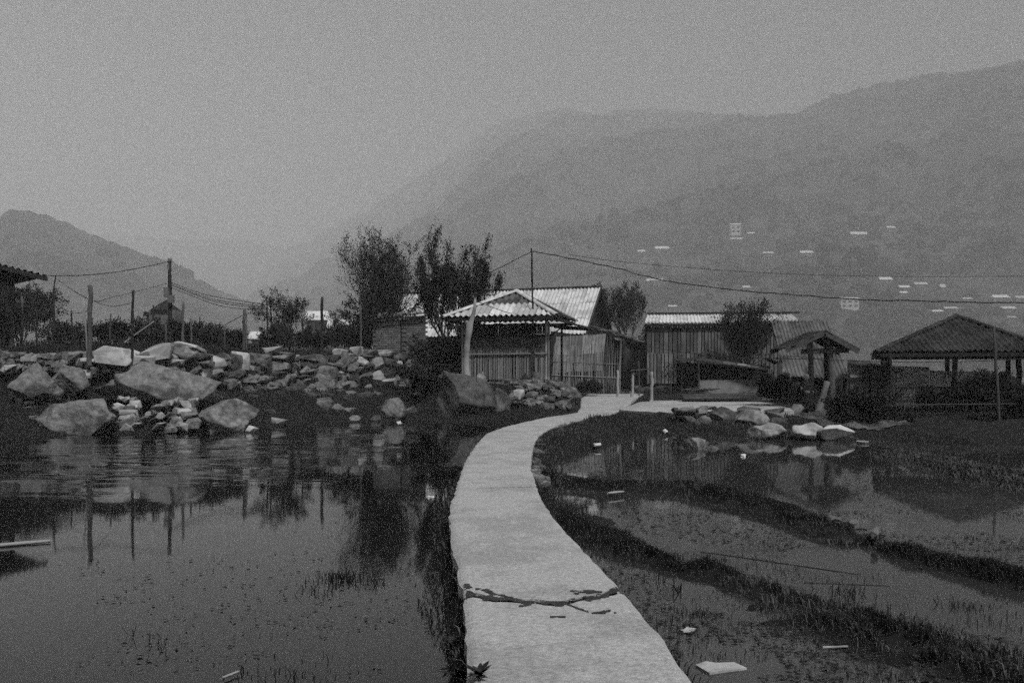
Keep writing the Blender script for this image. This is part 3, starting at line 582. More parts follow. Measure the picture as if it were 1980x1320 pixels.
# porch strip on the right of the hut
MB().slab([hp(HWD+.35, .1, 4.05), hp(HWD+1.5, .3, 3.78), hp(HWD+1.5, 2.6, 3.78), hp(HWD+.35, 2.6, 4.05)], .05).mk('porch_roof', 'darkroof', hut)
for v in (.35, 1.4, 2.5): MB().beam(hp(HWD-.05, v, 3.8), hp(HWD+1.4, v, 3.72), .05, .07).mk('porch_rafter', 'wood', hut)
MB().beam(hp(HWD-.02, .1, 3.3), hp(HWD+.5, .35, 3.75), .04, .05).mk('brace', 'wood', hut)
V_, F_ = hull_stone(71, .75); 
o = mk('storage_box', V_*np.array([.5, .4, .42])+np.array(hp(HWD-.42, -.02, 1.67)), F_, 'woodm'); tag(o, 'small grey box against the bamboo wall of the hut, by its right post', 'box')
o = MB().tube([hp(HWD-.98, -.05, 1.46), hp(HWD-.98, -.05, 1.52), hp(HWD-.98, -.05, 1.66), hp(HWD-.98, -.05, 1.84)], [.24, .25, .14, .02], 10).mk('rain_hat', 'wood', None, True); tag(o, 'dark conical hat lying at the foot of the bamboo wall', 'hat')

# ---- big house with the long pale roof
RR = Vector((5.9, 58.5, 7.6)); rd = Vector((-.94, .34, 0)).normalized(); fd = Vector((-.34, -.94, 0)).normalized(); LR = 15.8
house = thing('long_roofed_house', 'large house with long pale corrugated gable roof behind the bamboo hut', 'house', RR+rd*LR/2+Vector((0, 0, 1-RR.z)))
ev = fd*3.9-Vector((0, 0, 3.3)); er = RR+ev; el = RR+rd*LR+ev
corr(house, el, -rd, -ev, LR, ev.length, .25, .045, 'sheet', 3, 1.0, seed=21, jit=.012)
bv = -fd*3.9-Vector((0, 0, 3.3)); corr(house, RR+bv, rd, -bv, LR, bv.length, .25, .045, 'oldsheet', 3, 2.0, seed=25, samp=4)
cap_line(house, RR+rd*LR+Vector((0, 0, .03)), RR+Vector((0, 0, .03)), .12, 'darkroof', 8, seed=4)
for s, v in ((1, ev), (-1, bv)): MB().beam(RR-rd*.02-Vector((0, 0, .12)), RR-rd*.02+v-Vector((0, 0, .12)), .05, .2).mk('barge_board', 'woodm' if s > 0 else 'wood', house)
q = RR+rd*.55; wl = [q+fd*3.3, q-fd*3.3]
MB().add([Vector((wl[0].x, wl[0].y, 4.5)), Vector((wl[1].x, wl[1].y, 4.5)), Vector((q.x, q.y, 7.35)), Vector((wl[0].x, wl[0].y, 4.5))+rd*.1, Vector((wl[1].x, wl[1].y, 4.5))+rd*.1, Vector((q.x, q.y, 7.35))+rd*.1], [(0, 1, 2), (5, 4, 3), (0, 3, 4, 1), (1, 4, 5, 2), (2, 5, 3, 0)]).mk('gable', 'wood', house)
planks(house, (wl[0]+rd*14.6).xy, wl[0].xy, .6, 4.6, 40, 'wood', 31, 'plank'); planks(house, wl[0].xy, wl[1].xy, .6, 4.5, 18, 'wood', 32, 'plank')
MB().beam((wl[1]+rd*14.6).xy.to_3d()+Vector((0, 0, 2.5)), wl[1].xy.to_3d()+Vector((0, 0, 2.5)), .1, 4).mk('wall', 'wood', house)
MB().beam(W(1180, 618, 63), W(1224, 618, 64), .8, .22).mk('rear_eave', 'wood', house)
# ---- lean-to on the right of the house
lt = thing('lean_to', 'dark lean-to with sagging sloped roof on the right of the long-roofed house', 'shed', (6.4, 53.5, 1.0))
a, b = W(1140, 631, 53.0), W(1252, 661, 52.0); mb = MB(); N_ = 7
for k in range(N_):      # patched sheets, each laid a little askew
    t0, t1 = k/N_, (k+1)/N_+.03; rgk = random.Random(k); dz = rgk.uniform(-.03, .05)
    p, q = a.lerp(b, t0)+Vector((0, 0, dz)), a.lerp(b, t1)+Vector((0, 0, dz+rgk.uniform(-.03, .03))); MB().slab([p, q, q+Vector((.7, 4.2, .25)), p+Vector((.7, 4.2, .25))], .05).mk('roof_sheet', 'oldsheet' if k % 3 else 'darkroof', lt)
MB().beam(a-Vector((0, -.1, .16)), b-Vector((0, -.1, .16)), .1, .16).mk('beam', 'wood', lt)
for px, pt in ((1075, 640), (1180, 648), (1206, 655), (1247, 663)): rough_pole(W(px, 745, 52.3), W(px, pt, 52.3), .08, .07, px).mk('post', 'wood', lt, True)
pa, pb = W(1068, 722, 51.6), W(1176, 716, 51.6); corr(lt, pa, (pb-pa), Vector((.12, .25, 1)), 2.95, 2.25, .2, .035, 'shedsheet', 2, .8, seed=41, name='wall_sheet', jit=.03)
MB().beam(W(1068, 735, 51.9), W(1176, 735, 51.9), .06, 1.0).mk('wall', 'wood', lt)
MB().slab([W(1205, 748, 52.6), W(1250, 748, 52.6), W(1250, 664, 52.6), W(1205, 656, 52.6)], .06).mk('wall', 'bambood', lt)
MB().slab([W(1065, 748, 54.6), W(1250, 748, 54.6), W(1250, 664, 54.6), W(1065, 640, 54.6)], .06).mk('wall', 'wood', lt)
# ---- bamboo fence in front of it
fn = thing('bamboo_fence', 'sagging bamboo paling fence between the hut and the lean-to', 'fence', W(1130, 748, 45))
a, b = W(1066, 740, 44.6), W(1200, 752, 46); canes(fn, a.xy, b.xy, 1.1, 2.95, 46, .026, 'bamboo', 77, .35, .05)
for zz, r_ in ((2.45, .022), (1.75, .022)): rough_pole((a.x, a.y-.06, zz), (b.x, b.y-.06, zz-.15), r_, r_, int(zz*10), seg=9, wob=.5).mk('rail', 'bamboo', fn, True)
for px, pt, s in ((1072, 690, 1), (1110, 700, 2), (1150, 697, 3), (1172, 705, 4), (1194, 702, 5)): rough_pole(W(px, 755, 45.2), W(px+s-3, pt, 45.2), .04, .035, s).mk('post', 'woodm', fn, True)

# ---- long shed with corrugated wall
ls = thing('corrugated_shed', 'long shed with grey corrugated wall and pale strip of roof', 'shed', (11.6, 51.5, 1.0))
a = W(1250, 738, 50); b = W(1512, 738, 50.8); planks(ls, a.xy, b.xy, 1.28, 3.0, 34, 'shedboard', 51, 'wall_board', .05, .055, .05); planks(ls, (a+Vector((0, .07, 0))).xy, (b+Vector((0, .07, 0))).xy, 2.95, 4.68, 33, 'shedboard', 52, 'wall_board', .05, .055, .04)  # gapped strips shaped to give dark stripes, in place of the sheets' corrugation shading
ra = W(1247, 624.5, 49.7); rb = W(1548, 622.5, 50.6); rv = W(1252, 609.5, 53.4)-W(1247, 624.5, 49.7); corr(ls, ra, rb-ra, rv, (rb-ra).length, rv.length, .21, .035, 'sheet', 1, .84, seed=53, jit=.012)
MB().beam(ra+Vector((0, .12, -.12)), rb+Vector((0, .12, -.12)), .08, .14).mk('wall_plate', 'wood', ls)
MB().beam(W(1252, 606, 53.6), W(1546, 604, 54.4), .1, .1).mk('ridge_board', 'wood', ls)
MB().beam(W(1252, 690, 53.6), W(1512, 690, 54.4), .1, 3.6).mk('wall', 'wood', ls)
for k in range(7): p = a.lerp(b, k/6); rough_pole((p.x, p.y+.2, .7), (p.x, p.y+.2, 4.6), .08, .07, k).mk('post', 'wood', ls, True)
for zz in (1.6, 2.9): MB().beam((a.x, a.y+.1, zz), (b.x, b.y+.1, zz), .06, .08).mk('rail', 'wood', ls)
# ---- older low roof on the right end of the shed
lo = thing('low_tiled_shed', 'low shed with dark weathered corrugated roof sloping to the gate', 'shed', (15.2, 43.5, .6))
a, b = W(1520, 728, 41.5), W(1642, 733, 40.5); ta, tb = a+Vector((.75, 5, 2.95)), b+Vector((.75, 5.2, 3.0)); rv = ((ta-a)+(tb-b))/2; LUl = (b-a).length
corr(lo, a, b-a, ta-a, LUl, (ta-a).length, .175, .035, 'oldsheet', 3, .875, seed=61, jit=.03)
for k in range(5):
    p = a.lerp(b, .06+.9*k/4); rough_pole((p.x, p.y+.3, .3), (p.x, p.y+.3, p.z+.1), .06, .06, k).mk('post', 'wood', lo, True); rough_pole(p-Vector((0, 0, .08)), p.lerp(ta.lerp(tb, k/4), 1)-Vector((0, 0, .1)), .05, .05, k).mk('rafter', 'wood', lo, True)
MB().slab([W(1530, 770, 42), W(1640, 770, 42), W(1640, 722, 42), W(1530, 722, 42)], .08).mk('wall', 'wood', lo)
MB().slab([W(1510, 700, 47.2), W(1580, 700, 47.2), W(1580, 626, 47.2), W(1510, 626, 47.2)], .08).mk('wall', 'wood', lo)

# ---- dark open shelter with a counter
os_ = thing('open_shelter', 'low dark open shelter with pale counter wall in front of the corrugated shed', 'shed', (11.5, 46, .8))
MB().slab([W(1315, 697, 44.4), W(1352, 693, 45), W(1352, 690, 47.5), W(1300, 694, 47.5)], .06).mk('roof_sheet', 'darkroof', os_)
MB().slab([W(1345, 696, 44.4), W(1482, 713, 44.0), W(1490, 708, 47.5), W(1345, 690, 47.5)], .07).mk('roof_sheet', 'darkroof', os_)
for k, (px, py) in enumerate(((1398, 702), (1425, 706), (1442, 708))): MB().slab([W(px, py, 44.2), W(px+26, py+3, 44.2), W(px+24, py-1, 46), W(px+2, py-4, 46)], .04).mk('patch', 'paleston' if k == 1 else 'oldsheet', os_)
for px in (1318, 1349, 1400, 1452, 1478): rough_pole(W(px, 757, 45), W(px, 702, 45), .05, .045, px).mk('post', 'wood', os_, True)
MB().slab([W(1350, 766, 44.7), W(1470, 766, 44.7), W(1470, 733, 44.7), W(1350, 735, 44.7)], .1).mk('counter', 'plaster', os_)
MB().slab([W(1456, 736, 44.9), W(1468, 736, 44.9), W(1468, 712, 44.9), W(1456, 712, 44.9)], .2).mk('pillar', 'plaster', os_)
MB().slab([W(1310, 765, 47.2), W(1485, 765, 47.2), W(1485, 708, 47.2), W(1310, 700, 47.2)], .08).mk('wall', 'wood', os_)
MB().slab([W(1318, 728, 46.6), W(1338, 728, 46.6), W(1338, 707, 46.6), W(1318, 707, 46.6)], .05).mk('panel', 'woodm', os_)
for k, (px, r_) in enumerate(((1330, .28), (1390, .3), (1420, .26))): MB().tube([W(px, 738, 45.8), W(px, 734, 45.8), W(px, 727, 45.8), W(px, 722, 45.8)], [r_*.6, r_, r_*.95, r_*.5], 9).mk('pot', 'wood', os_, True)
# chairs thrown upside-down on the shelter's roof
for k, (px, py, rz) in enumerate(((1468, 698, .5), (1492, 699, -.4))):
    c = W(px, py, 45.2); ch = thing('stool', ('pale wooden stool lying on the dark shelter roof, nearer the counter pillar', 'pale wooden stool lying on the dark shelter roof, right one of the two')[k], 'stool', c, 'stools on the shelter roof'); u = Vector((math.cos(rz), .3, math.sin(rz))).normalized(); v = Vector((-math.sin(rz), .2, math.cos(rz))).normalized(); n = u.cross(v)
    MB().slab([c-u*.33-n*.2, c+u*.33-n*.2, c+u*.33+n*.25, c-u*.33+n*.25], .04).mk('seat', 'woodm', ch)
    for i in (-1, 1):
        for j in (-1, 1): p = c+u*.28*i+n*(.02+.2*j); MB().beam(p, p+v*.42+u*.05*i, .04, .04).mk('leg', 'woodm', ch)
    for i in (-1, 1): MB().beam(c+u*.3*i+v*.3-n*.2, c+u*.3*i+v*.3+n*.22, .03, .03).mk('stretcher', 'woodm', ch)

# ---- roofed gate
gt = thing('roofed_gate', 'timber gate with small dark gable roof at the edge of the paddy', 'gate', (11.9, 33.4, .1))
GY = 33.0; gl, ga_, gr = W(1520, 674, GY), W(1594, 640, GY), W(1660, 676, GY); dep = Vector((-.15, 1.5, 0))
def gside(lo_, up_, seed):
    U = dep.copy(); V = up_-lo_; s = 1 if lo_.x > up_.x else -1
    for k in range(9):       # courses of boards laid up the slope
        t0, t1 = k/9, (k+1.25)/9; p, q = lo_.lerp(up_, t0), lo_.lerp(up_, min(1, t1)); n = Vector((0, 0, .05)); rg = random.Random(seed+k); j = rg.uniform(-.06, .06)
        MB().hexa([p-dep*(.05+j), q-dep*(.05+j), q+dep*(1+j), p+dep*(1+j), p-dep*(.05+j)+n, q-dep*(.05+j)+n*.6, q+dep*(1+j)+n*.6, p+dep*(1+j)+n]).mk('roof_board', 'darkroof', gt)
gside(gl, ga_, 1); gside(gr, ga_, 30)
for lo_ in (gl, gr): MB().beam(lo_-Vector((0, .06, .06)), ga_-Vector((0, .06, .06)), .06, .2).mk('barge_board', 'woodm', gt); MB().beam(lo_+dep-Vector((0, 0, .1)), ga_+dep-Vector((0, 0, .1)), .06, .16).mk('barge_board', 'wood', gt)
MB().beam(W(1550, 679, GY+.4), W(1640, 677, GY+.4), .16, .17).mk('cross_beam', 'woodm', gt); MB().beam(W(1550, 680, GY+1.2), W(1640, 678, GY+1.2), .14, .16).mk('cross_beam', 'wood', gt)
MB().beam(W(1566, 672, GY-.1), W(1566, 672, GY+1.6), .14, .2).mk('tie_beam', 'wood', gt); MB().beam(W(1602, 662, GY-.1), W(1602, 660, GY+1.6), .12, .14).mk('tie_beam', 'wood', gt)
rough_pole(W(1569, 815, GY+.4), W(1567, 652, GY+.4), .12, .10, 5, n=8).mk('post', 'wood', gt, True); rough_pole(W(1612, 815, GY+.4), W(1602, 650, GY+.4), .13, .11, 6, n=8).mk('post', 'woodm', gt, True)
rough_pole(W(1600, 812, GY+1.3), W(1598, 660, GY+1.3), .11, .1, 7).mk('post', 'wood', gt, True)
lg = rough_pole(W(1576, 818, GY-.25), W(1600, 738, GY+.1), .17, .11, 8, n=8, wob=.06).mk('leaning_log', 'logbark', None, True); tag(lg, 'pale stripped log leaning on the right gate post', 'log')

# ---- pavilion with dark hip roof at the right edge
pv_ = thing('hip_roof_pavilion', 'open pavilion with dark mossy hip roof at the right edge', 'pavilion', (17.4, 35.6, .3))
c0, c1, c2, c3 = Vector((13.75, 33.2, 2.6)), Vector((20.3, 32.5, 2.62)), Vector((22.4, 38.2, 2.62)), Vector((15.9, 38.8, 2.6)); apx = Vector((18.0, 35.6, 4.12))
for k, (a, b) in enumerate(((c0, c1), (c1, c2), (c2, c3), (c3, c0))): hip_side(pv_, a, b, apx, .21, .04, 'darkroof', 3, 1.05, 80+7*k); MB().beam(a.lerp(b, .02)-Vector((0, 0, .1)), b.lerp(a, .02)-Vector((0, 0, .1)), .08, .14).mk('eave_beam', 'wood', pv_)
for k, c in enumerate((c0, c1, c2, c3)): cap_line(pv_, c+Vector((0, 0, .04)), apx+Vector((0, 0, .04)), .12, 'darkroof', 5, seed=k+9); rough_pole(c.lerp(apx, .03)-Vector((0, 0, .13)), apx-Vector((0, 0, .13)), .06, .05, k, wob=.1).mk('rafter', 'wood', pv_, True)
for k, (x, y) in enumerate(((14.45, 33.9), (16.9, 33.6), (19.2, 33.3), (20.0, 33.2), (16.3, 38), (18.8, 38), (21.4, 37.9))): rough_pole((x, y, -.1), (x, y, 2.62), .11, .1, 90+k).mk('post', 'wood', pv_, True)
for k in range(3): MB().slab([Vector((16.2+1.85*k, 37.9, .2)), Vector((18.0+1.85*k, 37.9, .2)), Vector((18.0+1.85*k, 37.9, 2.1-.2*k)), Vector((16.2+1.85*k, 37.9, 2.15-.2*k))], .08).mk('back_panel', 'sheet', pv_)
MB().box((17.5, 33.8, 1.25), (6, .07, .1)).mk('rail', 'wood', pv_); MB().box((17.5, 33.75, .75), (6, .07, .1)).mk('rail', 'wood', pv_)
hj = MB().tube([W(1706, 686, 33.3), W(1707, 692, 33.3), W(1708, 700, 33.3), W(1708, 706, 33.3)], [.03, .09, .1, .06], 9).mk('hanging_jug', 'wood', None, True); tag(hj, 'dark jug hung under the left eave corner of the hip-roofed pavilion', 'jug')
# ---- low pale shed between gate and pavilion
ps = thing('low_pale_shed', 'low shed with pale stained wall between gate and pavilion', 'shed', (14.6, 38.5, .3))
MB().slab([W(1640, 700, 37.7), W(1726, 712, 37.7), W(1726, 705, 40.5), W(1640, 694, 40.5)], .07).mk('roof_sheet', 'darkroof', ps)
for k in range(3): MB().slab([W(1640+28*k, 790, 38), W(1667+28*k, 790, 38), W(1667+28*k, 706+4*k, 38), W(1640+28*k, 701+4*k, 38)], .1+.01*k).mk('wall_panel', 'shedsheet', ps)
MB().beam(W(1640, 732, 37.9), W(1722, 734, 37.9), .08, .12).mk('rail', 'wood', ps)
for px in (1642, 1682, 1722): rough_pole(W(px, 792, 37.8), W(px, 706, 37.8), .05, .05, px).mk('post', 'wood', ps, True)

# ---- brick shed behind the dry-stone wall
bs = thing('brick_shed', 'small brick shed with sloping corrugated roof loaded with rubble', 'shed', W(770, 690, 47))
bme = bpy.data.meshes.new('brick'); mbx = MB().box((0, 0, 0), (1, 1, 1)); bme.from_pydata([tuple(v) for v in mbx.V], [], mbx.F); bme.materials.append(M['brick'])
A, B = W(721, 690, 46.2), W(823, 690, 47.2); bd = (B-A).normalized(); bl = (B-A).length; ang = math.atan2(bd.y, bd.x); rgb = random.Random(4); bz0 = 2.6
def btop(u): return 4.55+(.42)*u/bl
MB().hexa([Vector((p.x, p.y, 2.5)) for p in (A, B, B+Vector((-.3, 2.2, 0)), A+Vector((-.3, 2.2, 0)))]+[Vector((p.x, p.y, z)) for p, z in ((A, 4.5), (B, 4.9), (B+Vector((-.3, 2.2, 0)), 4.9), (A+Vector((-.3, 2.2, 0)), 4.5))]).mk('wall', 'mortar', bs)
row = 0; zz = bz0; nb_ = 0
while zz < 4.95:
    u = -.11*(row % 2)
    while u < bl-.08:
        L_ = .27
        if zz+.11 < btop(u) and u > -.05 and not (1.48 < u < 1.56):
            p = A+bd*(u+L_/2); inst('brick', bme, bs, (p.x+.012*bd.y, p.y-.02-rgb.uniform(0, .012), zz+.05), (0, 0, ang), (L_-.02, .06, .098)); nb_ += 1
        u += L_
    zz += .118; row += 1
rough_pole(A+bd*1.52+Vector((0, -.05, -.1)), A+bd*1.52+Vector((0, -.05, 1.95)), .05, .05, 3).mk('post', 'wood', bs, True)
rfa = Vector((A.x, A.y, 4.66))-bd*.1-Vector((0, .35, 0)); rfb = Vector((B.x, B.y, 5.08))+bd*.75-Vector((0, .35, 0)); corr(bs, rfa, rfb-rfa, Vector((-.1, 2.6, .25)), (rfb-rfa).length, 2.7, .2, .04, 'oldsheet', 1, .8, seed=3, jit=.02)
MB().beam(rfa-Vector((0, 0, .1)), rfb-Vector((0, 0, .1)), .07, .08).mk('roof_beam', 'wood', bs)
rg = random.Random(9)
for k in range(26):
    t = rg.random(); p = rfa.lerp(rfb, t*.92)+Vector((0, .15+rg.random()*1.6, .12+rg.random()*.12)); s = rg.uniform(.12, .34)
    o = inst('rubble_stone', stone_mesh(k % 8, ('stone', 'paleston', 'oldsheet')[k % 3]), bs, p, (rg.random()*3, rg.random()*3, rg.random()*6), (s, s*.8, s*.5))
# ---- building corner at the left edge
le = thing('left_edge_house', 'house corner with broad dark corrugated eave at the left edge', 'house', (-21, 37, 2.8))
A, B, C_ = W(92, 532, 34), W(-150, 470, 32.5), W(-150, 588, 42); D_ = A.lerp(C_, 1)
N_ = (B-A).cross(C_-A).normalized(); corr(le, A, B-A, C_-A, (B-A).length, (C_-A).length, .22, .04, 'darkroof', 1, .88, seed=5, clip=lambda u: 9)
for k in range(5): p = A.lerp(B, .04+k/5); q = p+(C_-A)*.95; rough_pole(p-Vector((0, 0, .1)), q-Vector((0, 0, .1)), .05, .05, k).mk('rafter', 'wood', le, True)
MB().beam(A-Vector((0, 0, .16)), B-Vector((0, 0, .16)), .08, .16).mk('eave_beam', 'wood', le)
MB().slab([W(-150, 670, 40), W(18, 670, 40), W(18, 548, 40), W(-150, 560, 40)], .1).mk('wall', 'wood', le)
rough_pole(W(24, 668, 35.5), W(23, 545, 35.5), .09, .08, 4).mk('post', 'woodm', le, True); rough_pole(W(-3, 668, 35.5), W(-3, 545, 35.5), .09, .08, 6).mk('post', 'woodm', le, True)
# ---- utility pole and the shrine-like tank hut beside it
up = thing('utility_pole', 'dark concrete utility pole with insulators and meter box', 'utility pole', W(329, 690, 48))
rough_pole(W(329, 690, 48), W(328, 503, 48), .15, .1, 2, n=8, wob=.02).mk('shaft', 'wood', up, True)
MB().box(W(322, 565, 47.75), (.24, .2, .5)).mk('meter_box', 'metal', up); MB().box(W(331, 578, 47.75), (.3, .22, .42)).mk('meter_box', 'metal', up)
for px, py in ((326, 502), (331, 503), (325, 512), (325, 518)): MB().tube([W(px, py+3, 47.9), W(px, py, 47.9), W(px, py-3, 47.9)], [.03, .06, .03], 6).mk('insulator', 'metal', up, True)
sh = thing('brick_pump_house', 'tiny square hut with dark pointed roof below the utility pole', 'hut', W(322, 690, 52))
p = W(322, 612, 52); MB().box((p.x, p.y, 4.2), (1.5, 1.4, 2.7)).mk('wall', 'brick', sh)
a = W(322, 579, 52); MB().add([Vector((p.x-.62, p.y-.9, 5.55)), Vector((p.x+.62, p.y-.9, 5.55)), Vector((p.x+.62, p.y+.9, 5.55)), Vector((p.x-.62, p.y+.9, 5.55)), Vector((a.x, a.y, a.z))], [(0, 1, 4), (1, 2, 4), (2, 3, 4), (3, 0, 4), (3, 2, 1, 0)]).mk('roof', 'wood', sh)
lw = thing('low_brick_building', 'low grey walled building left of the utility pole, dark parapet on top', 'building', W(308, 690, 58))
MB().slab([W(283, 690, 58), W(352, 690, 58), W(352, 606, 58), W(283, 610, 58)], .2).mk('wall', 'brick', lw); MB().beam(W(280, 607, 57.6), W(330, 605, 57.6), .5, .25).mk('parapet', 'wood', lw)
for k in range(7): rough_pole(W(296+5*k, 605, 57.6), W(296+5*k, 594, 57.6), .03, .03, k).mk('rail_post', 'metal', lw, True)
# ---- pale houses beyond the yard on the left
for k, (x0, x1, y0, y1, yb, Y, lab) in enumerate(((588, 640, 602, 618, 645, 95, 'distant pale house with shallow white roof left of the dark iron post'), (628, 722, 618, 645, 662, 85, 'distant pale roof seen between the posts left of the brick shed'), (478, 512, 642, 654, 668, 80, 'small white roof low behind the wall by the wire frame'))):
    h_ = thing('distant_house', lab, 'house', W((x0+x1)/2, yb, Y+3), 'houses beyond the dry-stone wall'); r0, r1 = W(x0+6, y0, Y+3), W(x1-6, y0, Y+3); f0, f1 = W(x0, y1, Y), W(x1, y1, Y)
    MB().slab([f0, f1, r1, r0], .08).mk('roof', 'white' if k != 1 else 'sheet', h_); b0, b1 = Vector((r0.x, 2*r0.y-f0.y, f0.z)), Vector((r1.x, 2*r1.y-f1.y, f1.z)); MB().slab([b0, r0, r1, b1][::-1], .08).mk('roof', 'sheet', h_)
    MB().hexa([Vector((f0.x+.3, f0.y+.3, -2)), Vector((f1.x-.3, f1.y+.3, -2)), Vector((b1.x-.3, b1.y-.3, -2)), Vector((b0.x+.3, b0.y-.3, -2)), Vector((f0.x+.3, f0.y+.3, f0.z-.05)), Vector((f1.x-.3, f1.y+.3, f1.z-.05)), Vector((b1.x-.3, b1.y-.3, b1.z-.05)), Vector((b0.x+.3, b0.y-.3, b0.z-.05))]).mk('wall', 'plaster', h_)
    for j in range(3): c = f0.lerp(f1, .2+.3*j); MB().box((c.x, c.y+.27, f0.z-.8), (.8, .08, .7)).mk('window', 'glass', h_)
# ---- houses on the misty slope
def far_house(px, py, wpx, hpx, label, two=False, roof='farwall', white=True):
    b = on_hill('village_slope', px, py); s = b.y/F; wd, ht = wpx*s, hpx*s; t = thing('hillside_house', label, 'house', b, 'houses on the misty slope'); dp = max(5, wd*.6)
    wallm = 'farwall' if two else 'plaster'
    y0 = b.y-2; z0 = b.z-3; h = ht if two else ht*.45
    MB().hexa([Vector(v) for v in ((b.x-wd/2, y0, z0), (b.x+wd/2, y0, z0), (b.x+wd/2, y0+dp, z0), (b.x-wd/2, y0+dp, z0), (b.x-wd/2, y0, b.z+h), (b.x+wd/2, y0, b.z+h), (b.x+wd/2, y0+dp, b.z+h), (b.x-wd/2, y0+dp, b.z+h))]).mk('wall', wallm, t)
    zt = b.z+h+.05; rh = ht*.2 if two else ht*.75
    MB().add([(b.x-wd*.55, y0-1, zt), (b.x+wd*.55, y0-1, zt), (b.x+wd*.55, y0+dp+1, zt), (b.x-wd*.55, y0+dp+1, zt), (b.x-wd*.5, y0+dp/2, zt+rh), (b.x+wd*.5, y0+dp/2, zt+rh)], [(0, 1, 5, 4), (2, 3, 4, 5), (1, 2, 5), (3, 0, 4), (3, 2, 1, 0)]).mk('roof', roof, t)
    if two:
        n = max(2, int(wpx/9))
        for r in range(2):
            for j in range(n):
                cx = b.x-wd/2+wd*(j+.5)/n; MB().box((cx, y0-.05, b.z+ht*(.25+.45*r)), (wd/n*.5, .3, ht*.2)).mk('window', 'glass', t)
far_house(1422, 452, 19, 17, 'white two-storey house standing highest on the misty slope', True)
far_house(1642, 598, 35, 18, 'broad white two-storey building with window rows on the lower misty slope', True)
for k, (px, py, wp, hp_, lab) in enumerate(((1663, 458, 34, 9, 'cluster house with white roof high right of the topmost house'), (1722, 444, 16, 6, 'small pale roof highest at the right of the misty slope'), (1280, 486, 26, 8, 'long white roof alone on the misty slope above the corrugated shed'), (1240, 493, 14, 6, 'small pale roof just left of the long white roof on the slope'),
    (1485, 493, 20, 5, 'thin white roof below the topmost house on the slope'), (1560, 494, 24, 7, 'pale roof midway along the slope right of the thin white roof'), (1712, 545, 24, 8, 'bright white roof above the main cable on the lower slope'), (1748, 560, 20, 7, 'pale roof right of the bright white roof, upper of the pair'),
    (1780, 556, 24, 7, 'pale long roof in the row right of the lower white building'), (1822, 560, 10, 9, 'narrow pale house at the right end of the roof row'), (1747, 570, 15, 5, 'small pale roof under the row above the cable'), (1935, 580, 30, 8, 'bright white roof crossed by the main cable near right edge'),
    (1972, 579, 18, 6, 'pale roof cut by the right edge beside the cable'), (1443, 560, 14, 6, 'tiny white roof touching the cable above the shrub by the shed'), (1270, 546, 24, 6, 'faint long roof above the left end of the corrugated shed'), (1254, 547, 8, 6, 'tiny bright dot house beside the faint long roof'),
    (1300, 596, 16, 5, 'small pale roof just above the pale shed roof strip'), (1410, 605, 14, 4, 'tiny pale roof behind the shrub above the shed'), (1425, 466, 24, 5, 'faint pale roof directly below the topmost white house'), (1452, 455, 14, 5, 'faint small roof right of the topmost white house'),
    (1838, 600, 26, 6, 'faint roof on slope above the pavilion peak'), (1812, 606, 20, 5, 'faint low roof left above the pavilion peak'), (1950, 602, 26, 7, 'faint pale roof under the cable right of the pavilion peak'), (1955, 616, 14, 4, 'lowest tiny white roof right of the pavilion peak'), (1870, 582, 18, 5, 'faint roof close under the cable near the right edge'))):
    far_house(px, py, wp, hp_, lab)

# ================================================================== ROCKS AND DRY-STONE WALL
boulder('boulder', 55, 226, 770, 848, 26.0, 3, 'broad flat-topped grey boulder at the left waterline', depth=2.0)
boulder('boulder', 150, 408, 697, 790, 28.6, 14, 'largest pale boulder in the heap below the wall, sloping to the left', depth=2.6)
boulder('boulder', 4, 104, 699, 768, 28.2, 25, 'rounded upright boulder nearest the left edge', depth=1.6)
boulder('boulder', 84, 168, 702, 764, 29.4, 31, 'squarish boulder between the left rounded boulder and the largest one', depth=1.5)
boulder('boulder', 368, 488, 770, 838, 27.2, 47, 'pale-topped boulder at the waterline right of the rubble', 'stone', depth=1.5)
boulder('boulder', 838, 978, 716, 812, 34.2, 53, 'big dark mossy boulder in front of the bamboo hut', 'darkrock', depth=2.0)
boulder('boulder', 946, 990, 750, 811, 34.2, 58, 'pale slab leaning on the right side of the big dark boulder', 'stone', depth=.7)
boulder('boulder', 920, 942, 718, 738, 34.6, 64, 'small pale stone on top of the big dark boulder', 'stone', depth=.5, sub=4)
boulder('boulder', 730, 786, 768, 812, 33.6, 67, 'rugged rock halfway along the far bank left of the dark boulder', 'boulder', depth=.9, sub=4)
boulder('boulder', 552, 600, 776, 800, 34.0, 71, 'grey rock half buried in the bank under the wall', 'boulder', depth=.8, sub=4)
boulder('boulder', 630, 678, 780, 804, 34.2, 73, 'pale rock half buried in the bank right of the grey one', 'boulder', depth=.8, sub=4)
boulder('boulder', 580, 652, 706, 760, 42.0, 77, 'round boulder built into the foot of the wall left of the coursed blocks', 'boulder', depth=1.2, sub=4)
boulder('boulder', 500, 590, 716, 766, 40.5, 79, 'dark broad boulder in the earth bank below the wall', 'darkrock', depth=1.2, sub=4)
boulder('boulder', 472, 498, 822, 836, 26.8, 83, 'small white stone lying at the water beside the pale-topped boulder', 'whitest', depth=.3, sub=3, sink=.06)
boulder('boulder', 1450, 1532, 819, 850, 23.9, 91, 'flat pale rock standing in the paddy, mirrored in the water', 'stone', depth=1.2, sub=4, sink=.2)
boulder('boulder', 1536, 1592, 817, 849, 23.6, 95, 'white rounded rock by the gate, left one of the touching two', 'whitest', depth=.8, sub=4, rough=.2, sink=.05)
boulder('boulder', 1582, 1656, 821, 854, 23.4, 99, 'long white rock by the gate, right one of the touching two', 'whitest', depth=.9, sub=4, rough=.2, sink=.08)
boulder('boulder', 1324, 1372, 846, 884, 20.8, 103, 'pointed rock rising from the weedy water right of the path', 'stone', depth=.7, sub=4, sink=.05)
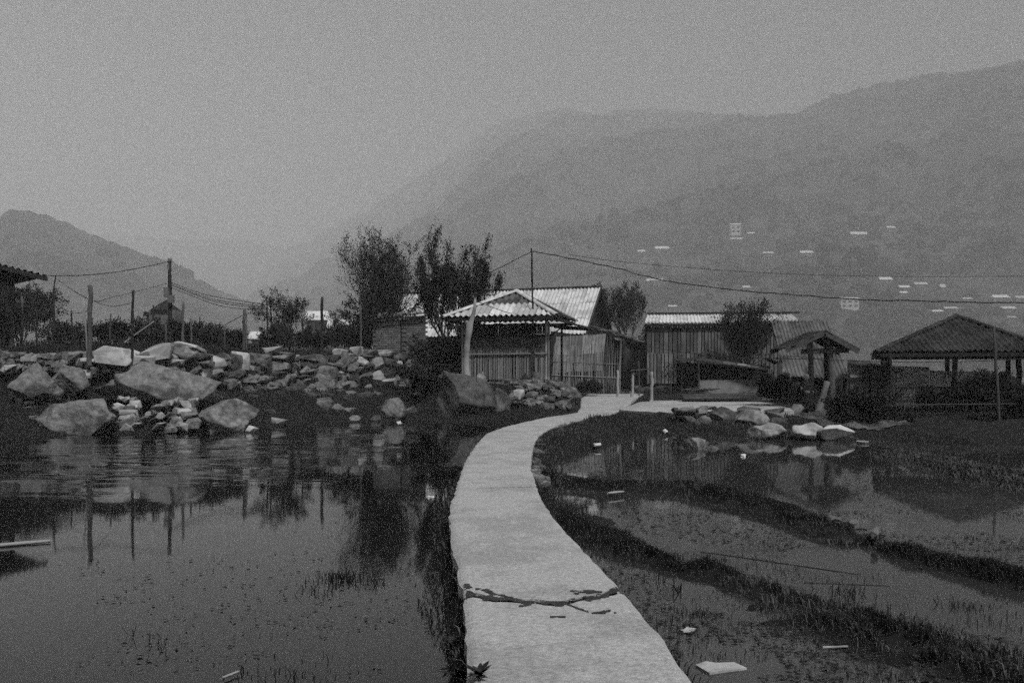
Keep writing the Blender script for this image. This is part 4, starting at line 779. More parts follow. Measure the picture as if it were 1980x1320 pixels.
boulder('boulder', 1364, 1398, 860, 880, 20.9, 107, 'small rock beside the pointed rock in the weedy water', 'stone', depth=.4, sub=3, sink=.05)
boulder('boulder', 1366, 1438, 786, 826, 28.4, 111, 'large slanting rock under the edge of the concrete yard', 'stone', depth=1.0, sub=4)
boulder('boulder', 1422, 1496, 792, 826, 27.2, 115, 'low slab rock beside the slanting rock below the yard', 'stone', depth=1.0, sub=4)
boulder('boulder', 1344, 1384, 803, 828, 27.9, 117, 'small block between cut stones and the slanting rock', 'stone', depth=.6, sub=3)
boulder('boulder', 1478, 1540, 796, 822, 28.4, 119, 'grey flat rock left of the person, at the yard corner', 'boulder', depth=1.0, sub=4)
boulder('boulder', 1530, 1556, 781, 800, 31.6, 121, 'small dark block on the ground at the left of the person', 'boulder', depth=.4, sub=3)
boulder('boulder', 1725, 1790, 826, 856, 25.6, 123, 'flat grey rock under the dark fence at the paddy edge, left one', 'boulder', depth=.9, sub=4)
boulder('boulder', 1800, 1878, 832, 862, 24.4, 127, 'long flat rock under the dark fence, right one', 'boulder', depth=.9, sub=4)
boulder('boulder', 985, 1015, 752, 776, 35.0, 131, 'pale stone atop the small retaining wall beside the hut', 'paleston', depth=.5, sub=3)
boulder('boulder', 1040, 1128, 736, 770, 37.5, 133, 'low pale mound of rock between hut and path', 'stone', depth=1.6, sub=4, rough=.22)
rg = random.Random(12)
def wall_of(name, label, cells, loc):
    t = thing(name, label, 'stone wall', loc)
    for k, (x0, x1, y0, y1, Y, m) in enumerate(cells):
        a = W(x0, y1, Y); b = W(x1, y0, Y); s = Vector((b.x-a.x, max(.35, min(b.x-a.x, .9)), b.z-a.z)); c = (a+b)/2
        inst('stone', stone_mesh(rg.randrange(9), m), t, (c.x, c.y+s.y*.3, c.z), (rg.uniform(-.14, .14), rg.uniform(-.16, .16), rg.choice((0, math.pi))+rg.uniform(-.2, .2)), (s.x*1.1, s.y*1.1, s.z*1.1))
    return t
wy = lambda px: float(np.interp(px, [0, 172, 257, 353, 420, 472, 622, 720, 830, 880], [33, 31, 31, 33, 35.6, 38, 43, 45, 46, 46]))-.15
cells = []
# the big blocks one can pick out; a thin bleached one imitates a lit top
for x0, x1, y0, y1, m in ((186, 252, 671, 703, 'whitest'), (262, 330, 666, 696, 'paleston'), (318, 382, 664, 697, 'stone'), (326, 384, 663, 676, 'whitest'), (240, 288, 687, 710, 'paleston'), (378, 432, 690, 716, 'whitest'), (434, 476, 680, 714, 'whitest'), (470, 520, 682, 716, 'boulder'), (516, 568, 681, 716, 'boulder'), (508, 545, 672, 684, 'paleston'),
    (640, 667, 674, 704, 'whitest'), (575, 632, 684, 706, 'stone'), (668, 690, 684, 706, 'stone'), (682, 712, 690, 708, 'whitest'), (710, 740, 692, 716, 'stone'), (676, 700, 670, 688, 'paleston'), (735, 764, 690, 716, 'stone'), (762, 800, 682, 698, 'stone'), (778, 814, 694, 712, 'paleston'), (802, 832, 682, 697, 'stone'), (711, 742, 716, 736, 'paleston'), (742, 768, 706, 734, 'stone'), (766, 778, 698, 714, 'paleston'),
    (708, 765, 733, 754, 'paleston'), (772, 808, 718, 744, 'stone'), (700, 730, 676, 690, 'stone'), (730, 760, 676, 690, 'stone'), (770, 800, 708, 720, 'darkrock')):
    cells.append((x0, x1, y0, y1, wy((x0+x1)/2), m))
big = list(cells)
def free(x, y, pad=4):
    for c in big:
        if c[0]-pad < x < c[1]+pad and c[2]-pad < y < c[3]+pad: return False
    return True
x = -20
while x < 850:     # rubble courses filling the rest
    top = np.interp(x, [-20, 60, 180, 400, 600, 850], [676, 684, 676, 682, 684, 682]); bot = np.interp(x, [-20, 150, 400, 480, 700, 850], [716, 716, 734, 768, 768, 764]); y = top
    w_ = rg.uniform(14, 32)
    while y < bot:
        h_ = rg.uniform(9, 17); xx = x+rg.uniform(-5, 5)
        if free(xx+w_/2, y+h_/2) and rg.random() < .97: cells.append((xx, xx+w_*rg.uniform(.7, 1.3), y, y+h_, wy(x)+.12+(y < 700)*.1, rg.choice(('stone', 'stone', 'boulder', 'stone', 'paleston' if y < 722 else 'boulder'))))
        y += h_*rg.uniform(.85, 1.1)
    x += w_*.8
x = -25
while x < 848:
    top = np.interp(x, [-20, 60, 180, 400, 600, 850], [678, 684, 678, 684, 686, 684]); bot = np.interp(x, [-20, 150, 400, 480, 700, 850], [714, 714, 730, 766, 766, 762]); y = top; w_ = rg.uniform(20, 34)
    while y < bot: h_ = rg.uniform(12, 19); cells.append((x, x+w_*1.15, y, y+h_*1.1, wy(x)+.42, rg.choice(('stone', 'stone', 'boulder', 'darkrock')))); y += h_
    x += w_
wall_of('dry_stone_wall', 'tumbled dry-stone wall behind the boulders at the far left', [c for c in cells if c[0] < 440], W(220, 740, 33))
wall_of('coursed_stone_wall', 'stone wall of squared blocks between the boulders and the brick shed', [c for c in cells if c[0] >= 440], W(640, 760, 42))
# rubble heap between the waterline boulders
cells = []
for k in range(52):
    px = rg.uniform(216, 375); py = rg.uniform(768, 832); w_ = rg.uniform(9, 26)*(1.2 if py > 780 else .8); cells.append((px-w_/2, px+w_/2, py-w_*.33, py+w_*.33, 26.3+(832-py)/64*2.2, rg.choice(('stone', 'paleston', 'paleston', 'stone', 'boulder'))))
for k in range(16):
    px = rg.uniform(-10, 70); py = rg.uniform(770, 848); w_ = rg.uniform(8, 20); cells.append((px-w_/2, px+w_/2, py-w_*.33, py+w_*.33, 25.4+(848-py)/64*2.4, rg.choice(('stone', 'boulder', 'darkrock'))))
hp_t = wall_of('rubble_heap', 'heap of loose fist-to-head sized stones between the two waterline boulders', cells, W(290, 835, 27)); hp_t['category'] = 'rubble'
t = thing('bank_rubble', 'scattered half-buried stones on the dark bank below the dry-stone wall', 'rubble', W(560, 800, 34))
for k in range(62):
    px_ = rg.uniform(380, 840); Y_ = rg.uniform(28.5, 41); x_ = (px_-CX)*Y_/F; z_ = gz(x_, Y_)
    if z_ < .03 or z_ > 2: continue
    s = rg.uniform(.15, .5)*(1.7 if rg.random() < .2 else 1)
    inst('stone', stone_mesh(rg.randrange(9), rg.choice(('darkrock', 'darkrock', 'stone', 'boulder'))), t, (x_, Y_, z_-s*.02), (rg.uniform(-.3, .3), rg.uniform(-.3, .3), rg.uniform(0, 6)), (s*1.3, s, s*.7))
# retaining stones beside the hut and under the yard
t = thing('retaining_wall', 'low dark retaining stones between the big boulder and the path', 'stone wall', W(1050, 802, 34.5))
for k in range(64):
    x_ = rg.uniform(-.2, 2.5); y_ = rg.uniform(33.7, 36.4)-.2*x_; s = rg.uniform(.22, .5)
    if path_dist(np.array([x_]), np.array([y_]))[0][0] < .25: continue
    inst('stone', stone_mesh(rg.randrange(9), rg.choice(('boulder', 'darkrock', 'stone', 'stone'))), t, (x_, y_, gz(x_, y_)+s*.12), (rg.uniform(-.3, .3), rg.uniform(-.3, .3), rg.uniform(0, 6)), (s*1.2, s, s*.65))
cells = [(1311, 1348, 789, 806, 28.8, 'boulder'), (1315, 1350, 805, 822, 28.6, 'stone'), (1350, 1368, 785, 800, 28.9, 'stone'), (1300, 1318, 790, 815, 29.2, 'darkrock'), (1345, 1390, 783, 792, 29.5, 'paleston'), (1430, 1470, 786, 797, 29.2, 'stone'), (1486, 1520, 790, 800, 29.3, 'stone'), (1495, 1520, 806, 824, 26.8, 'darkrock')]
wall_of('cut_stone_edge', 'short edge of squared stones under the concrete yard', cells, W(1340, 822, 28.6))
cells = []
for k in range(30):
    px = rg.uniform(1185, 1330); w_ = rg.uniform(10, 20); py = rg.uniform(750, 768); cells.append((px-w_/2, px+w_/2, py-w_*.35, py+w_*.35, 46.4, rg.choice(('darkrock', 'boulder', 'stone'))))
wall_of('garden_wall', 'low dark stone wall along the yard below the lean-to', cells, W(1260, 770, 46.4))
# stones set into the side of the path where it bends
cells = []
for k in range(90):
    s = s_at(rg.uniform(13, 31)); q = smooth_pairs(np.array([s]))[0]; zz = rg.uniform(.0, .23); d = .05+(.23-zz)*.55; tx, ty = q[2]-q[0], q[3]-q[1]; L_ = math.hypot(tx, ty); x_, y_ = q[2]+tx/L_*d, q[3]+ty/L_*d
    cells.append((x_, y_, zz, rg.uniform(.1, .26)))
t = thing('path_edging', 'rough stones packed into the right side of the path at its bend', 'stone wall', (1, 20, 0))
for x_, y_, zz, s in cells: inst('stone', stone_mesh(rg.randrange(9), rg.choice(('stone', 'boulder', 'boulder'))), t, (x_, y_, zz), (rg.uniform(-.3, .3), rg.uniform(-.3, .3), rg.uniform(0, 6)), (s*.9, s*1.4, s*.75))

# ================================================================== POSTS, WIRES
def post(px0, py0, px1, py1, Y, wpx, mat, label, name='fence_post', cat='post', group='posts along the terrace', dz=.3):
    a, b = W(px0, py0, Y), W(px1, py1, Y); a.z -= dz; o = rough_pole(a, b, wpx*Y/F/2, wpx*Y/F/2*.85, int(px0+py1), seg=8, n=7, wob=.3).mk(name, mat, None, True); return tag(o, label, cat, group)
post(43, 665, 42, 573, 36, 6, 'woodm', 'thin pale post second from the left edge')
post(92, 602, 107, 534, 40, 3, 'wood', 'thin leaning stick beside the dark eave', 'leaning_stick', 'stick', dz=1.4)
post(103, 672, 104, 566, 38, 6, 'wood', 'dim grey post right of the leaning stick')
post(173, 690, 175, 551, 31, 10, 'woodm', 'thickest tall grey post on the left wall')
post(170, 680, 162, 581, 31.5, 3.5, 'woodp', 'slim pale stake crossing beside the thickest post', 'stake', 'stake')
post(256, 690, 257, 561, 31, 6, 'wood', 'tall black post above the white wedge-shaped stone')
post(354, 675, 354, 586, 33.4, 6, 'woodm', 'grey post just right of the utility pole')
post(371, 672, 369, 616, 36, 4.5, 'woodm', 'short grey post second right of the utility pole')
post(386, 668, 386, 612, 40, 3, 'wood', 'short thin dark post among the reeds')
post(436, 680, 434, 640, 38, 4, 'woodm', 'short stump post left of the wire frame')
post(472, 680, 472, 598, 38.6, 7, 'woodm', 'pale post at the left end of the wire frame')
post(477, 678, 477, 600, 38.8, 2.5, 'metal', 'thin pipe tied to the wire frame post', 'thin_pipe', 'pipe')
post(518, 660, 516, 583, 45, 3.6, 'wood', 'dark thin pole at the right end of the wire frame', dz=.8)
post(530, 655, 522, 575, 47, 3, 'wood', 'slanting stick leaning into the small tree', 'leaning_stick', 'stick', dz=1)
post(588, 672, 584, 616, 44, 4, 'wood', 'leaning dark stake left of the iron post', 'stake', 'stake')
post(622, 676, 622, 574, 43.8, 6.5, 'wood', 'straight black iron post left of the tall tree', 'iron_post')
post(698, 684, 697, 592, 45, 5, 'woodm', 'grey post in front of the brick shed corner')
post(648, 672, 648, 604, 50, 3, 'wood', 'thin dark stake between iron post and shed', 'stake', 'stake', dz=1)
post(296, 640, 296, 590, 40, 3.5, 'wood', 'short dark post left of the utility pole', dz=1.6)
post(240, 662, 298, 621, 31.5, 2.2, 'woodp', 'pale bamboo pole slanting behind the black post', 'bamboo_pole', 'pole', dz=0)
post(8, 668, 7, 600, 35, 4, 'wood', 'short dark post at the very left edge')
post(70, 672, 71, 598, 37, 4, 'wood', 'thin dark post between the pale post and the dim grey one')
post(140, 672, 138, 600, 35, 3.5, 'wood', 'thin dark post just left of the thickest post')
post(212, 676, 214, 606, 34, 3.5, 'woodm', 'thin grey post midway between thickest and black posts')
post(322, 676, 320, 628, 34, 4, 'woodm', 'short grey post right below the utility pole')
post(410, 676, 411, 626, 37, 3, 'wood', 'thin dark post in the reedy weeds')
post(560, 674, 562, 620, 43, 3, 'wood', 'thin dark post under the small spindly tree')
o = MB().beam(W(472, 606, 38.6), W(518, 605, 45), .04, .04).mk('frame_bar', 'wood', None); tag(o, 'thin horizontal bar joining the two wire frame posts', 'bar')
pol = rough_pole(W(1033, 745, 36.4), W(1028, 480, 36.4), .05, .035, 77, seg=12, wob=.2).mk('cable_pole', 'wood', None, True); tag(pol, 'tall thin pole in front of the hut carrying the cable', 'pole')
for px, pt, Y, wpx, lab in ((1195, 716, 43, 5, 'weathered stake nearest the lean-to doorway'), (1222, 721, 42.5, 6, 'left leg post of the small rail frame by the path'), (1259, 719, 42, 7, 'stout pale post at the right of the small rail frame'), (1236, 697, 44, 3, 'thin tall stake behind the small rail frame'), (1352, 702, 43.5, 3, 'thin stake before the open shelter'), (1298, 712, 44.5, 3, 'thin dark stake left of the open shelter')):
    post(px, 770, px+(2 if wpx > 5 else -1), pt, Y, wpx, 'woodp' if wpx > 4 else 'woodm', lab, 'stake', 'stake', 'stakes below the lean-to', dz=.2)
o = rough_pole(W(1220, 716, 42.4), W(1262, 713, 42.0), .03, .03, 3).mk('frame_rail', 'woodm', None, True); tag(o, 'crooked rail lying across the two frame posts', 'rail')
def wire(pts, r, label, seed=0, jit=.01):
    pts = [W(*p) for p in pts]; P = []
    n = 8
    for i in range(len(pts)-1):
        p0, p1, p2, p3 = pts[max(0, i-1)], pts[i], pts[i+1], pts[min(len(pts)-1, i+2)]
        for k in range(n):
            t = k/n; P.append(.5*((2*p1)+(p2-p0)*t+(2*p0-5*p1+4*p2-p3)*t*t+(3*p1-p0-3*p2+p3)*t**3))
    P.append(pts[-1]); rgw = random.Random(seed); P = [p+Vector((0, 0, rgw.uniform(-jit, jit))) for p in P]
    return tag(MB().tube(P, r, 5).mk('overhead_wire', 'cable', None, True), label, 'cable', 'overhead wires')
wire([(1028, 486, 36.4), (1090, 497, 36), (1190, 518, 35.5), (1280, 541, 35), (1420, 560, 34), (1560, 572, 33), (1680, 580, 32), (1800, 582, 31), (1900, 585, 30), (1990, 584, 29.5), (2200, 578, 28)], .021, 'thick black cable sagging from thin pole to the right edge', 1, .02)
wire([(1028, 486, 36.4), (995, 503, 36.8), (960, 521, 37.2), (930, 532, 37.5), (880, 545, 38.5)], .018, 'black cable dropping from thin pole left into the tree', 2)
wire([(1100, 492, 70), (1200, 506, 70), (1420, 524, 70), (1600, 532, 70), (1800, 535, 70), (2050, 533, 70)], .02, 'very thin upper wire across the misty slope', 3, .004)
wire([(1145, 622, 50), (1200, 655, 46), (1300, 678, 42), (1420, 690, 37), (1560, 694, 32.6), (1700, 699, 32), (1850, 699, 32), (2050, 690, 32)], .014, 'low wire crossing the gate at beam height', 4, .01)
wire([(880, 570, 36), (930, 586, 36.4), (975, 602, 36.2), (1033, 616, 36.3)], .014, 'wire lying in front of the hut roof', 5)
wire([(326, 506, 48), (260, 520, 46), (180, 531, 44), (104, 533, 40), (60, 530, 38)], .02, 'wire from top of the utility pole to the left eave', 6, .004)
for k, (p0, m_, p1) in enumerate((((331, 546), (400, 570), (520, 590)), ((331, 549), (410, 578), (518, 594)), ((332, 552), (420, 584), (519, 596)), ((332, 556), (430, 592), (520, 598)))): wire([p0+(48,), m_+(47,), p1+(45,)], .016, ('uppermost', 'second', 'third', 'lowest')[k]+' of the bundled wires right of the utility pole', 10+k, .004)
wire([(324, 548, 48), (270, 562, 44), (215, 575, 38), (176, 580, 31.2), (110, 540, 40)], .014, 'lower wire from the utility pole to the thickest post', 20, .004)
wire([(176, 580, 31), (215, 592, 31), (257, 585, 31)], .01, 'short wire between the thickest post and the black post', 21, .004)
wire([(43, 585, 36), (103, 590, 38), (140, 605, 34), (173, 600, 31)], .01, 'slack wire between the left posts', 22, .004)
wire([(400, 650, 38), (440, 625, 38.3), (472, 608, 38.6)], .016, 'wire rising to the wire frame post from the reeds', 23, .004)
wire([(820, 622, 44), (850, 628, 42), (900, 640, 38)], .012, 'short wire between brick shed and hut', 24, .004)

# ================================================================== TREES AND SHRUBS
tree('willow_tree', 'tall bushy tree left of the hut, dense low crown, thin bare-tipped upper twigs', W(738, 690, 48.5)+Vector((0, 0, -.2)), 6.4, 5, dict(SP_TREE, nb=(9, 6, 5), l0=.7, r0=.06), stems=6, spread=.26, per=10, ln=.15, wd=.04, off=.06)
tree('bushy_shrub', 'dense dark leafy mass round the foot of the tall bushy tree', W(727, 690, 47.8), 3.6, 8, dict(SP_BUSH, nb=(8, 7), l0=.8, r0=.03), cat='shrub', stems=11, spread=.5, per=22, ln=.16, wd=.06)
tree('upright_tree', 'tree with upright feathery shoots just left of the hut roof', W(884, 712, 41)+Vector((0, 0, -.4)), 6.9, 19, dict(SP_TUFT, nb=(8, 5), ang=(.6, .45), l0=.58, **{'from': (.35, .25)}), stems=5, spread=.26, per=105, ln=.15, wd=.045, off=.09)
tree('roadside_tree', 'hazy feathery tree behind the gable of the long-roofed house', W(1212, 680, 66), 5.6, 21, dict(SP_TUFT, r0=.06), mat='leafm', stems=4, spread=.35, per=55, ln=.22, wd=.06, off=.12)
tree('yard_tree', 'leafy dark tree in front of the corrugated shed', W(1438, 740, 47.8), 5.0, 33, dict(SP_TUFT, nb=(9, 4), r0=.05, ang=(.85, .5)), stems=7, spread=.5, per=48, ln=.16, wd=.05, off=.13)
tree('spindly_tree', 'small spindly tree tangled with sticks behind the wall', W(556, 670, 46), 2.9, 41, dict(SP_BARE, nb=(7, 6)), stems=6, spread=.35, per=22, ln=.12, wd=.04)
def bush(px, py, Y, H, seed, label, mat='leaf', stems=8, spread=.5, per=22, ln=.13, wd=.05, name='shrub', group='shrubs', sp=SP_BUSH):
    return tree(name, label, W(px, py, Y), H, seed, sp, mat, 'shrub', stems, spread, per, ln, wd, group=group)
bush(1662, 842, 27.5, 1.6, 50, 'large round dark-leaved bush right of the gate', stems=14, spread=.7, per=60, ln=.07, wd=.04)
bush(1705, 838, 27.2, .9, 51, 'smaller dark bush joined to the right of the round bush', stems=10, spread=.7, per=50, ln=.07, wd=.04)
bush(1800, 800, 33.0, 1.0, 52, 'climbing shrub under the left eave of the pavilion', stems=10, spread=.5)
bush(1860, 800, 32.6, 1.1, 53, 'tall shrub filling the middle of the pavilion front', stems=12, spread=.6)
bush(1915, 800, 32.2, 1.8, 54, 'dark shrub before the right post of the pavilion', stems=12, spread=.5)
bush(1985, 830, 29.5, 1.7, 55, 'dark bush cut by the right edge below the pavilion', stems=12, spread=.6)
bush(1810, 834, 29.5, .6, 56, 'low dark bush along the fence base', stems=12, spread=.9, per=28)
bush(1900, 838, 29, .7, 57, 'low bush at the fence base further right', stems=12, spread=.9, per=28)
bush(1500, 775, 36, 1.3, 58, 'dark shrub behind the plank stack left of the gate', stems=10, spread=.7)
bush(1320, 745, 46.6, 1.4, 59, 'twiggy bare shrub leaning by the open shelter', stems=7, spread=.7, per=6, sp=SP_BARE)
bush(855, 745, 39, 2.6, 60, 'dark overgrown shrub between the wall and the hut', stems=14, spread=.6, per=30)
bush(835, 765, 36.8, 1.5, 61, 'dark scrub behind the left shoulder of the big dark boulder', stems=12, spread=.8, per=28)
bush(40, 660, 40, 2.6, 62, 'dark shrub under the left eave', 'leafm', stems=10, spread=.5)
bush(60, 640, 44, 2.7, 63, 'taller shrub behind the left posts', stems=10, spread=.4)
bush(130, 668, 36, 1.15, 64, 'dark scrub left of the thickest post', 'leafm', stems=9, spread=.9, per=15)
bush(215, 668, 35, 1.15, 65, 'dark scrub between the thickest post and the black post', stems=9, spread=.9, per=15)
bush(290, 668, 35.5, 1.15, 66, 'dark scrub right of the black post', 'leafm', stems=9, spread=.9, per=15)
bush(345, 670, 40, 1.5, 67, 'scrub at the foot of the utility pole', stems=10, spread=.8)
bush(410, 674, 39, 1.1, 68, 'upright reedy weeds left of the wire frame', 'leafm', stems=16, spread=.3, per=12, ln=.2, wd=.03)
bush(455, 676, 40, .9, 69, 'low reedy weeds at the wire frame', stems=14, spread=.4, per=12, ln=.2, wd=.03)
bush(540, 676, 44, 1.3, 70, 'scrub under the small spindly tree', 'leafm', stems=10, spread=.7)
bush(600, 674, 46, 1.1, 71, 'scrub left of the iron post', stems=10, spread=.8)
bush(660, 676, 46.5, 1.7, 72, 'upright scrub right of the iron post', 'leafm', stems=10, spread=.5)
bush(690, 678, 47, 1.4, 73, 'scrub against the left side of the brick shed', stems=10, spread=.6)
bush(1140, 758, 44, .6, 74, 'weeds at the foot of the bamboo fence', stems=12, spread=.9, per=14)
# pale forked trunk standing against the hut
ft = thing('forked_trunk', 'pale forked tree trunk standing against the left end of the hut', 'trunk', W(903, 735, 36.3))
MB().tube([W(905, 742, 36.3), W(901, 700, 36.3), W(904, 660, 36.3), W(908, 632, 36.3), W(908, 622, 36.3)], [.15, .13, .12, .15, .12], 9).mk('trunk', 'palebark', ft, True)
MB().tube([W(909, 630, 36.3), W(914, 612, 36.2), W(918, 596, 36.2), W(919, 578, 36.2)], [.11, .09, .07, .05], 7).mk('branch', 'palebark', ft, True); MB().tube([W(907, 632, 36.3), W(903, 624, 36.3), W(902, 620, 36.3)], [.1, .09, .07], 7).mk('branch', 'palebark', ft, True)
# dark fence along the paddy below the pavilion
pf = thing('stake_fence', 'dark stake fence with rails between paddy and pavilion', 'fence', W(1850, 830, 30))
rg = random.Random(5)
for k in range(40):
    px = 1712+7.4*k+rg.uniform(-2, 2); Y = 30.3-.004*(px-1712); rough_pole(W(px, 838, Y), W(px+rg.uniform(-3, 3), rg.uniform(768, 790), Y), .022, .018, k, seg=4, n=5).mk('stake', 'wood', pf, True)
for py in (783, 800, 819): rough_pole(W(1708, py, 30.2), W(2010, py-3, 29.0), .022, .022, py, seg=10, n=5).mk('rail', 'woodm' if py != 800 else 'wood', pf, True)
post(1937, 890, 1921, 632, 27.5, 6, 'woodm', 'tall leaning grey pole in front of the pavilion', 'leaning_pole', 'pole', None, dz=.1)
post(1722, 845, 1722, 682, 31, 5, 'wood', 'dark slim pole under the left end of the pavilion eave', 'slim_pole', 'pole', None)
# ================================================================== GRASS AND GROUND COVER
def scatter(n, fn, seed, ok=None):
    nr = np.random.RandomState(seed); x, y = fn(nr, n); z = ground_h(x, y); m = np.ones(len(x), bool) if ok is None else ok(x, y, z); return np.stack([x, y, z], 1)[m]
def along(pts, wd):
    pts = np.array(pts); d = np.hypot(*np.diff(pts, axis=0).T); c = np.concatenate([[0], np.cumsum(d)])
    def fn(nr, n):
        s = c[-1]*nr.rand(n); x = np.interp(s, c, pts[:, 0]); y = np.interp(s, c, pts[:, 1]); return x+nr.normal(size=n)*wd, y+nr.normal(size=n)*wd
    return fn
inview = lambda x, y, z: (np.abs(x) < y*.62+1.5) & (z > -.06)
patch = lambda x, y: fbm(x*.9, y*.9, 41, 3) > -.12
grass_obj('bund_grass', np.concatenate([scatter(26000, along(BUNDA[:-1], .13), 1, inview), scatter(26000, along(BUNDB, .11), 2, inview)]), .065, .004, 1, 'grass', 'dark short grass on the two earth ridges across the paddy', 1.0, clump=1.6)
grass_obj('bund_grass', np.concatenate([scatter(8000, along(BUNDA[:-1], .22), 3, inview), scatter(9000, along(BUNDB, .18), 4, inview)]), .06, .0042, 2, 'grassp', 'paler dead blades among the grass of the paddy ridges', 1.2, clump=2.2)
grass_obj('mud_weeds', scatter(15000, along(BUNDC, .7), 5, inview), .11, .012, 3, 'grassp', 'pale weeds on the muddy rise at the right of the paddy', 1.1)
def rect(x0, x1, y0, y1): return lambda nr, n: (nr.uniform(x0, x1, n), y0+(y1-y0)*nr.rand(n))
pdist = lambda x, y: path_dist(x, y)
def rb(x, y, z): d, pz, s = pdist(x, y); return (s > 0) & (d > .03) & (z > -.12) & (np.abs(x) < y*.62+1) & (patch(x, y) | (d < .6))
grass_obj('bank_grass', np.concatenate([scatter(42000, rect(.2, 11.5, 12, 29.5), 6, rb), scatter(14000, rect(.2, 3.5, 3.5, 15), 7, lambda x, y, z: rb(x, y, z) & (pdist(x, y)[0] < .75))]), .12, .006, 4, 'grass', 'dark matted grass on the bank right of the path', .9, clump=1.3)
grass_obj('bank_grass', scatter(22000, rect(.2, 11.5, 12, 29.5), 8, rb), .12, .009, 5, 'grassp', 'paler blades scattered over the bank right of the path', 1.1, clump=1.0)
def lf(x, y, z): d, pz, s = pdist(x, y); return (s < 0) & (d > .0) & (d < .45) & (z > -.3)
def verge(nr, n):
    s = SC[-1]*nr.rand(n)**1.6*.62; q = smooth_pairs(s+6.5); d = -.06+.24*nr.rand(n)**1.3*(.45+1.1*(vnoise(s*1.3, s*0, 3)+.5)); dx, dy = q[:, 0]-q[:, 2], q[:, 1]-q[:, 3]; L_ = np.hypot(dx, dy); return q[:, 0]+dx/L_*d, q[:, 1]+dy/L_*d
g = scatter(17000, verge, 9, None); g[:, 2] = np.maximum(g[:, 2], -.02); grass_obj('verge_grass', g, .06, .005, 6, 'grass', 'dark weeds and grass along the left edge of the path', .9)
g = scatter(1800, verge, 10, None); g[:, 2] = np.maximum(g[:, 2], -.02); grass_obj('verge_grass', g, .10, .006, 7, 'grassp', 'paler weed stalks along the left edge of the path', 1.0)
grass_obj('shore_grass', scatter(32000, rect(-20, 2, 23, 45), 11, lambda x, y, z: (z > .02) & (pdist(x, y)[2] < 0) & (pdist(x, y)[0] > .3) & (z < 2.3)), .16, .012, 8, 'grass', 'dark grass on the far bank of the pond under the wall', .9)
grass_obj('shore_grass', scatter(13000, rect(-20, 2, 24, 45), 12, lambda x, y, z: (z > .3) & (pdist(x, y)[2] < 0) & (pdist(x, y)[0] > .3) & (z < 2.3) & (fbm(x, y, 77, 3) > 0)), .2, .010, 9, 'grassp', 'drier grass tufts on the far bank of the pond', 1.0)
grass_obj('terrace_grass', scatter(16000, rect(-24, -3, 31, 50), 13, lambda x, y, z: z > 2.5), .38, .014, 10, 'grass', 'rank dark grass on the fenced terrace', .7)
grass_obj('yard_weeds', scatter(9000, rect(2.5, 18, 28, 47), 14, lambda x, y, z: (pdist(x, y)[0] > .2) & (pdist(x, y)[2] > 0) & ((x > 12.2) | (y < 29.3) | (y > 44.6))), .2, .012, 11, 'grass', 'dark weeds round the yard and gate', .8)
# sparse rice stubble standing in the paddy water
nr = np.random.RandomState(3); P = []
for k in range(1500):
    px = nr.uniform(1060, 1980); py = nr.uniform(900, 1318); p = G(px, py)
    if float(fbm(np.array([p.x*.7]), np.array([p.y*.7]), 31, 3)[0]) > .08: P += [(p.x+nr.normal()*.06, p.y+nr.normal()*.06, 0) for _ in range(6)]
grass_obj('rice_stubble', np.array(P), .035, .003, 12, 'grass', 'sparse thin stubble standing in the paddy water', .8, clump=1.5)
def flecks(name, n, fn, seed, label, thr, size, ns):
    nr = np.random.RandomState(seed); px, py = fn(nr, n); Y = CZ*F/(py-HY); X = (px-CX)*Y/F; m = (fbm(X*ns, Y*ns, seed, 4) > thr) & (path_dist(X, Y)[0] > .12); X, Y = X[m], Y[m]; k = len(X); a = nr.uniform(0, 6.28, k); s = size*nr.uniform(.3, 1.3, k)*(.5+Y*.05)
    V = np.stack([np.stack([X+np.cos(a+b)*s*c, Y+np.sin(a+b)*s*c, np.full(k, .004)+nr.uniform(0, .012, k)], 1) for b, c in ((0, 1), (1.2, .35), (3.1, .9), (4.4, .4))], 1).reshape(-1, 3); i = np.arange(k)[:, None]*4
    tag(mk(name, V, np.concatenate([i, i+1, i+2, i+3], 1), 'grass'), label, 'water weed', kind='stuff')
flecks('floating_weed', 9000, lambda nr, n: (nr.uniform(1060, 1990, n), 890+430*nr.rand(n)**1.2), 61, 'dark flecks of weed and mud afloat across the paddy', .04, .035, .8)
flecks('floating_weed', 1400, lambda nr, n: (nr.uniform(-10, 890, n), 880+440*nr.rand(n)), 62, 'thin dark flecks of weed and scum afloat on the pond', .24, .028, .35)
def tuft(px, py, n, r, h, label, seed):
    nr = np.random.RandomState(seed); c = G(px, py); P = np.stack([c.x+nr.normal(size=n)*r, c.y+nr.normal(size=n)*r*.9, np.zeros(n)], 1); o = grass_obj('water_tuft', P, h, .004, seed, 'grass', label, 1.4); o['kind'] = 'thing'; o['category'] = 'grass tuft'; o['group'] = 'grass tufts in the pond'
tuft(662, 1118, 170, .12, .10, 'drooping dark grass tuft alone in the middle of the pond', 5); tuft(615, 1145, 34, .12, .08, 'thin scattered stalks left of the drooping tuft', 6); tuft(320, 1245, 16, .10, .06, 'few short stalks low in the pond', 7); tuft(560, 1305, 60, .16, .06, 'weedy tuft at the bottom edge of the pond', 8)
tuft(262, 1225, 5, .03, .16, 'two or three upright stalks in the pond', 9); tuft(720, 1130, 16, .07, .09, 'curled stalks right of the drooping tuft', 10); tuft(1640, 1150, 60, .12, .12, 'dried flower-like tuft between the paddy ridges', 11); tuft(1860, 1172, 40, .08, .07, 'small dark tuft in the paddy near the right edge', 12)
